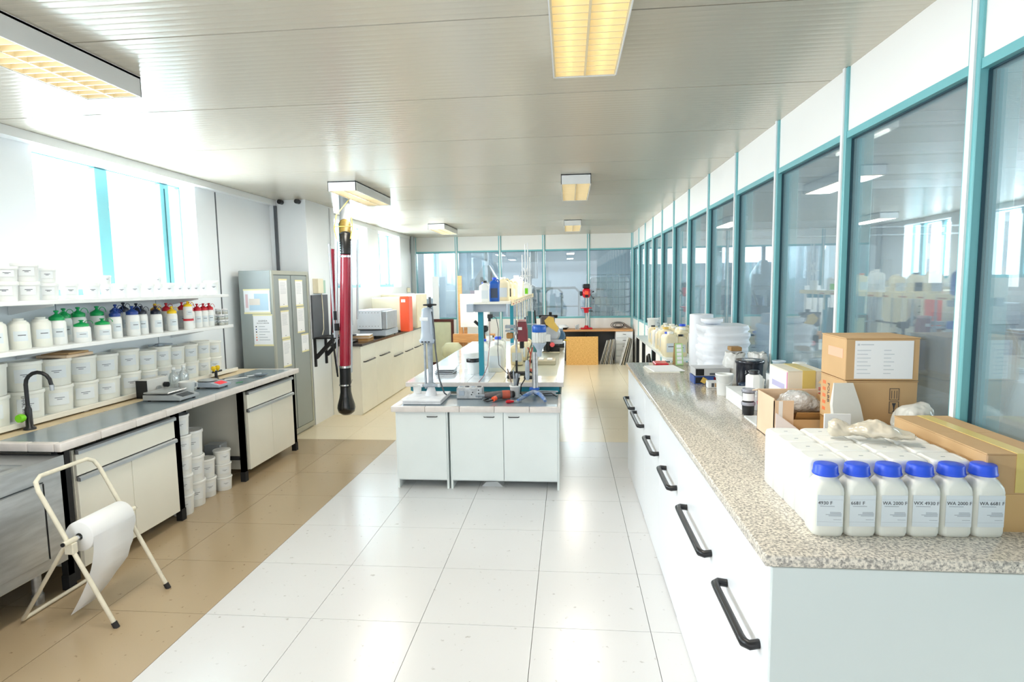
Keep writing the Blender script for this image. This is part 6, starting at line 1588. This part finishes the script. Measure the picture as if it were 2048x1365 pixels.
B().cyl(0.008, 0.012, 0.7, 0, 0, 8).obj('rod', STEEL, t)
B().tube([(-0.06, 0, 0.45), (0.05, 0, 0.45)], 0.008, 6).obj('clamp', DUSTG, t)

# ================================================================ BACK OF THE ROOM
t = thing('wood_topped_bench', 'beech topped bench along the back glass wall', 'bench', (0.35, 13.17, 0))
B().box(-1.05, -0.23, 0.703, 1.05, 0.25, 0.742, 0.003).obj('tabletop', WOOD, t)
B().box(-1.0, 0.2, 0.02, 1.04, 0.22, 0.7).obj('back_panel', DGREY, t)
for x in (-1.0, 0.02): B().box(x, -0.18, 0, x+0.04, 0.16, 0.703).obj('leg', BLKM, t)
t = thing('drawer_unit', 'white five-drawer unit under the right end of the beech bench', 'drawers', (1.2, 13.1, 0))
B().box(-0.17, -0.13, 0.0, 0.2, 0.2, 0.70).obj('carcass', WHT, t)
for k in range(5):
    d = B().box(-0.165, -0.15, 0.03+k*0.133, 0.195, -0.131, 0.155+k*0.133, 0.002).obj('drawer', LAMW, t)
    B().box(-0.02, -0.16, 0.10+k*0.133, 0.05, -0.15, 0.108+k*0.133).obj('handle', INK, d)
t = thing('chipboard_sheet', 'square particle board panel leaning against the beech bench', 'panel', (0.29, 12.68, 0), 0, rx=-0.03)
B().box(-0.34, 0, 0, 0.345, 0.02, 0.615).obj('board', OSB, t)
rnd = random.Random(9)
LP = [mat('leaning panel pale', (214, 214, 210), 0.5), mat('leaning panel grey', (160, 160, 156), 0.5), mat('leaning panel beige', (206, 196, 174), 0.5)]
for k in range(8):
    t = thing('leaning_sheet', '%s panel from the left leaning in the gap right of the particle board' % NTH[k], 'panel', (0.68+k*0.035, 12.78, 0.0), 0, 'panels leaning under the beech bench', ry=0.28-0.02*k)
    B().box(0, 0, 0, 0.012, 0.15+0.04*(k % 3), 0.52+0.03*rnd.random()).obj('panel', LP[k % 3], t)
for k in range(4):
    t = thing('leaning_board', '%s board from the left leaning before the drawer unit' % NTH[k], 'board', (1.09+k*0.055, 12.6+0.03*k, 0.0), 0, 'boards leaning against the drawer unit', ry=0.28-0.03*k)
    B().box(0, 0, 0, 0.016, 0.22, 0.62-0.02*k).obj('board', LP[(k*2) % 3], t)
# red pillar drill
t = thing('pillar_drill', 'red pillar drill with black motor cover on the beech bench', 'drill press', (0.40, 13.17, 0.743))
B().box(-0.13, -0.12, 0, 0.13, 0.12, 0.03, 0.01).lathe([(0.06, 0.03), (0.035, 0.08)]).obj('base', RED, t)
B().cyl(0.03, 0.06, 0.85).obj('column', CHROME, t)
B().box(-0.12, -0.13, 0.46, 0.12, 0.05, 0.48, 0.006).lathe([(0.05, 0.36), (0.06, 0.46)]).obj('table', RED, t)
B().tube([(0.05, -0.02, 0.4), (0.14, -0.03, 0.4)], 0.01, 6).obj('table_lever', BLK, t)
B().loft([rr(0.12, 0.2, 0.04, 0.70, 0, -0.06), rr(0.17, 0.26, 0.05, 0.75, 0, -0.05), rr(0.17, 0.26, 0.05, 0.87, 0, -0.05), rr(0.12, 0.2, 0.04, 0.9, 0, -0.04)]).obj('head', RED, t)
B().box(-0.075, -0.17, 0.9, 0.08, 0.1, 1.0, 0.015).obj('belt_cover', BLK, t)
B().box(-0.04, -0.19, 0.77, 0.04, -0.178, 0.84).obj('front_badge', ORANGE, t)
B().box(-0.03, -0.195, 0.71, 0.04, -0.178, 0.76).obj('switch', BLK, t)
B().cyl(0.028, 0.56, 0.7, 0, -0.08).obj('spindle', CHROME, t)
B().box(-0.14, -0.1, 0.74, -0.085, -0.03, 0.84, 0.01).obj('side_motor', BLK, t)
for k in range(3):
    a = 2*PI*k/3+0.5
    B().tube([(0.085, -0.08, 0.78), (0.15, -0.08+0.1*math.cos(a), 0.78+0.1*math.sin(a))], 0.005, 6).ball(0.016, (0.15, -0.08+0.1*math.cos(a), 0.78+0.1*math.sin(a)), 8).obj('feed_handle', BLK, t)
# coil of cloth/cable
t = thing('folded_sack', 'grey rolled sacking lying on the right end of the beech bench', 'sack', (1.1, 13.2, 0.743))
for k, (rx_, rz_) in enumerate(((0.16, 0.07), (0.12, 0.05), (0.07, 0.03))):
    B().tube([(rx_*math.cos(2*PI*j/20), -0.02*k, 0.08+rz_*math.sin(2*PI*j/20)) for j in range(20)], 0.01, 6, close=True).obj('fold', (mat('grey sacking', (140, 132, 126), 0.8, var=0.2), RUBBER, MATS['grey sacking'])[k], t)
B().tube([(0.12, 0, 0.1), (0.2, 0, 0.05), (0.26, 0, 0.02), (0.3, 0, 0.015)], [0.03, 0.03, 0.02, 0.012], 10).obj('tail', MATS['grey sacking'], t)
t = thing('dish', 'white enamel dish in a black one left of the red drill', 'dish', (-0.14, 13.12, 0.743))
B().lathe([(0.1, 0.0), (0.15, 0.04), (0.155, 0.045)], n=24).obj('black_dish', BLK, t)
B().lathe([(0.15, 0.046), (0.14, 0.07), (0.08, 0.1), (0.0, 0.105)], n=24).obj('white_dish', WHT, t)
for k, x in enumerate((0.17, 0.215)):
    t = cup('metal_jar', 'small metal jar %s of two beside the red drill' % ('left', 'right')[k], (x, 13.05, 0.743), 0.018, 0.02, 0.09+0.02*k, ALU, 'jar', STEEL)
# easel with whiteboard
t = thing('wooden_easel', 'beech easel holding a white board at the back left', 'easel', (-1.95, 11.95, 0))
B().box(-0.30, -0.02, 0.0, -0.22, 0.02, 1.95).obj('mast', WOOD, t)
B().box(-0.42, -0.06, 0.58, 0.45, 0.04, 0.76, 0.004).obj('ledge', WOOD, t)
B().box(-0.20, 0.0, 0.0, -0.13, 0.04, 0.9).obj('leg', WOOD, t)
B().box(0.2, 0.0, 0.0, 0.27, 0.04, 1.2).obj('leg', WOOD, t)
B().tube([(-0.25, 0, 1.0), (-0.25, 0.6, 0.0)], 0.02, 6).obj('rear_leg', WOOD, t)
tag(B().box(-0.27, -0.085, 0, 0.3, -0.065, 0.68, 0.003).obj('white_board', PAPER, None, (-1.93, 11.94+0.02, 0.90)), 'plain white board standing on the beech easel', 'board')
tag(B().box(-0.1, -0.085, 0, 0.2, -0.065, 0.75, 0.003).obj('white_board', PAPER, None, (-1.80, 11.985, 0.9)), 'second white board behind the first on the easel', 'board')
t = thing('framed_board', 'dark brown framed panel leaning on the back wall at the left', 'frame', (-2.8, 12.75, 0))
B().box(-0.4, 0, 0, -0.34, 0.05, 1.02).box(0.22, 0, 0, 0.28, 0.05, 1.02).box(-0.34, 0, 0.96, 0.22, 0.05, 1.02).box(-0.34, 0, 0, 0.22, 0.05, 0.06).obj('frame', WOODD, t)
B().box(-0.34, 0.015, 0.06, 0.22, 0.03, 0.96).obj('panel', GREENT, t)
for k, z in enumerate((0.0, 0.30)):
    t = thing('pale_green_sack', 'pale green sack behind the centre bench, %s of the two' % ('lower', 'upper')[k], 'sack', (-2.36, 11.75, z))
    B().loft([rr(0.3, 0.3, 0.08, 0), rr(0.42, 0.36, 0.14, 0.06), rr(0.42, 0.36, 0.14, 0.2), rr(0.26, 0.26, 0.1, 0.29)]).obj('sack', GREENT, t)
tag(B().box(-0.07, 0, 0, 0.07, 0.02, 1.96).obj('tall_white_board', PAPER, None, (-2.98, 13.1, 0)), 'tall narrow white board standing against the back glass', 'board')
tag(B().box(-0.12, -0.3, 0, 0.12, 0.3, 0.4, 0.01).obj('dark_crate', mat('dark crate', (74, 70, 66), 0.7, var=0.2), None, (-1.75, 11.4, 0)), 'dark crate on the floor behind the centre bench', 'crate')
# hose nozzle pieces beneath the small cabinet
tag(B().prism([(-0.09, 0.0), (0.1, 0.0), (0.05, 0.045), (-0.05, 0.04)], -0.06, 0.06).obj('plastic_scrap', mat('grey plastic scrap', (200, 204, 206), 0.4), None, (-0.68, 5.05, 0)), 'crumpled plastic under the small white cabinet', 'plastic')
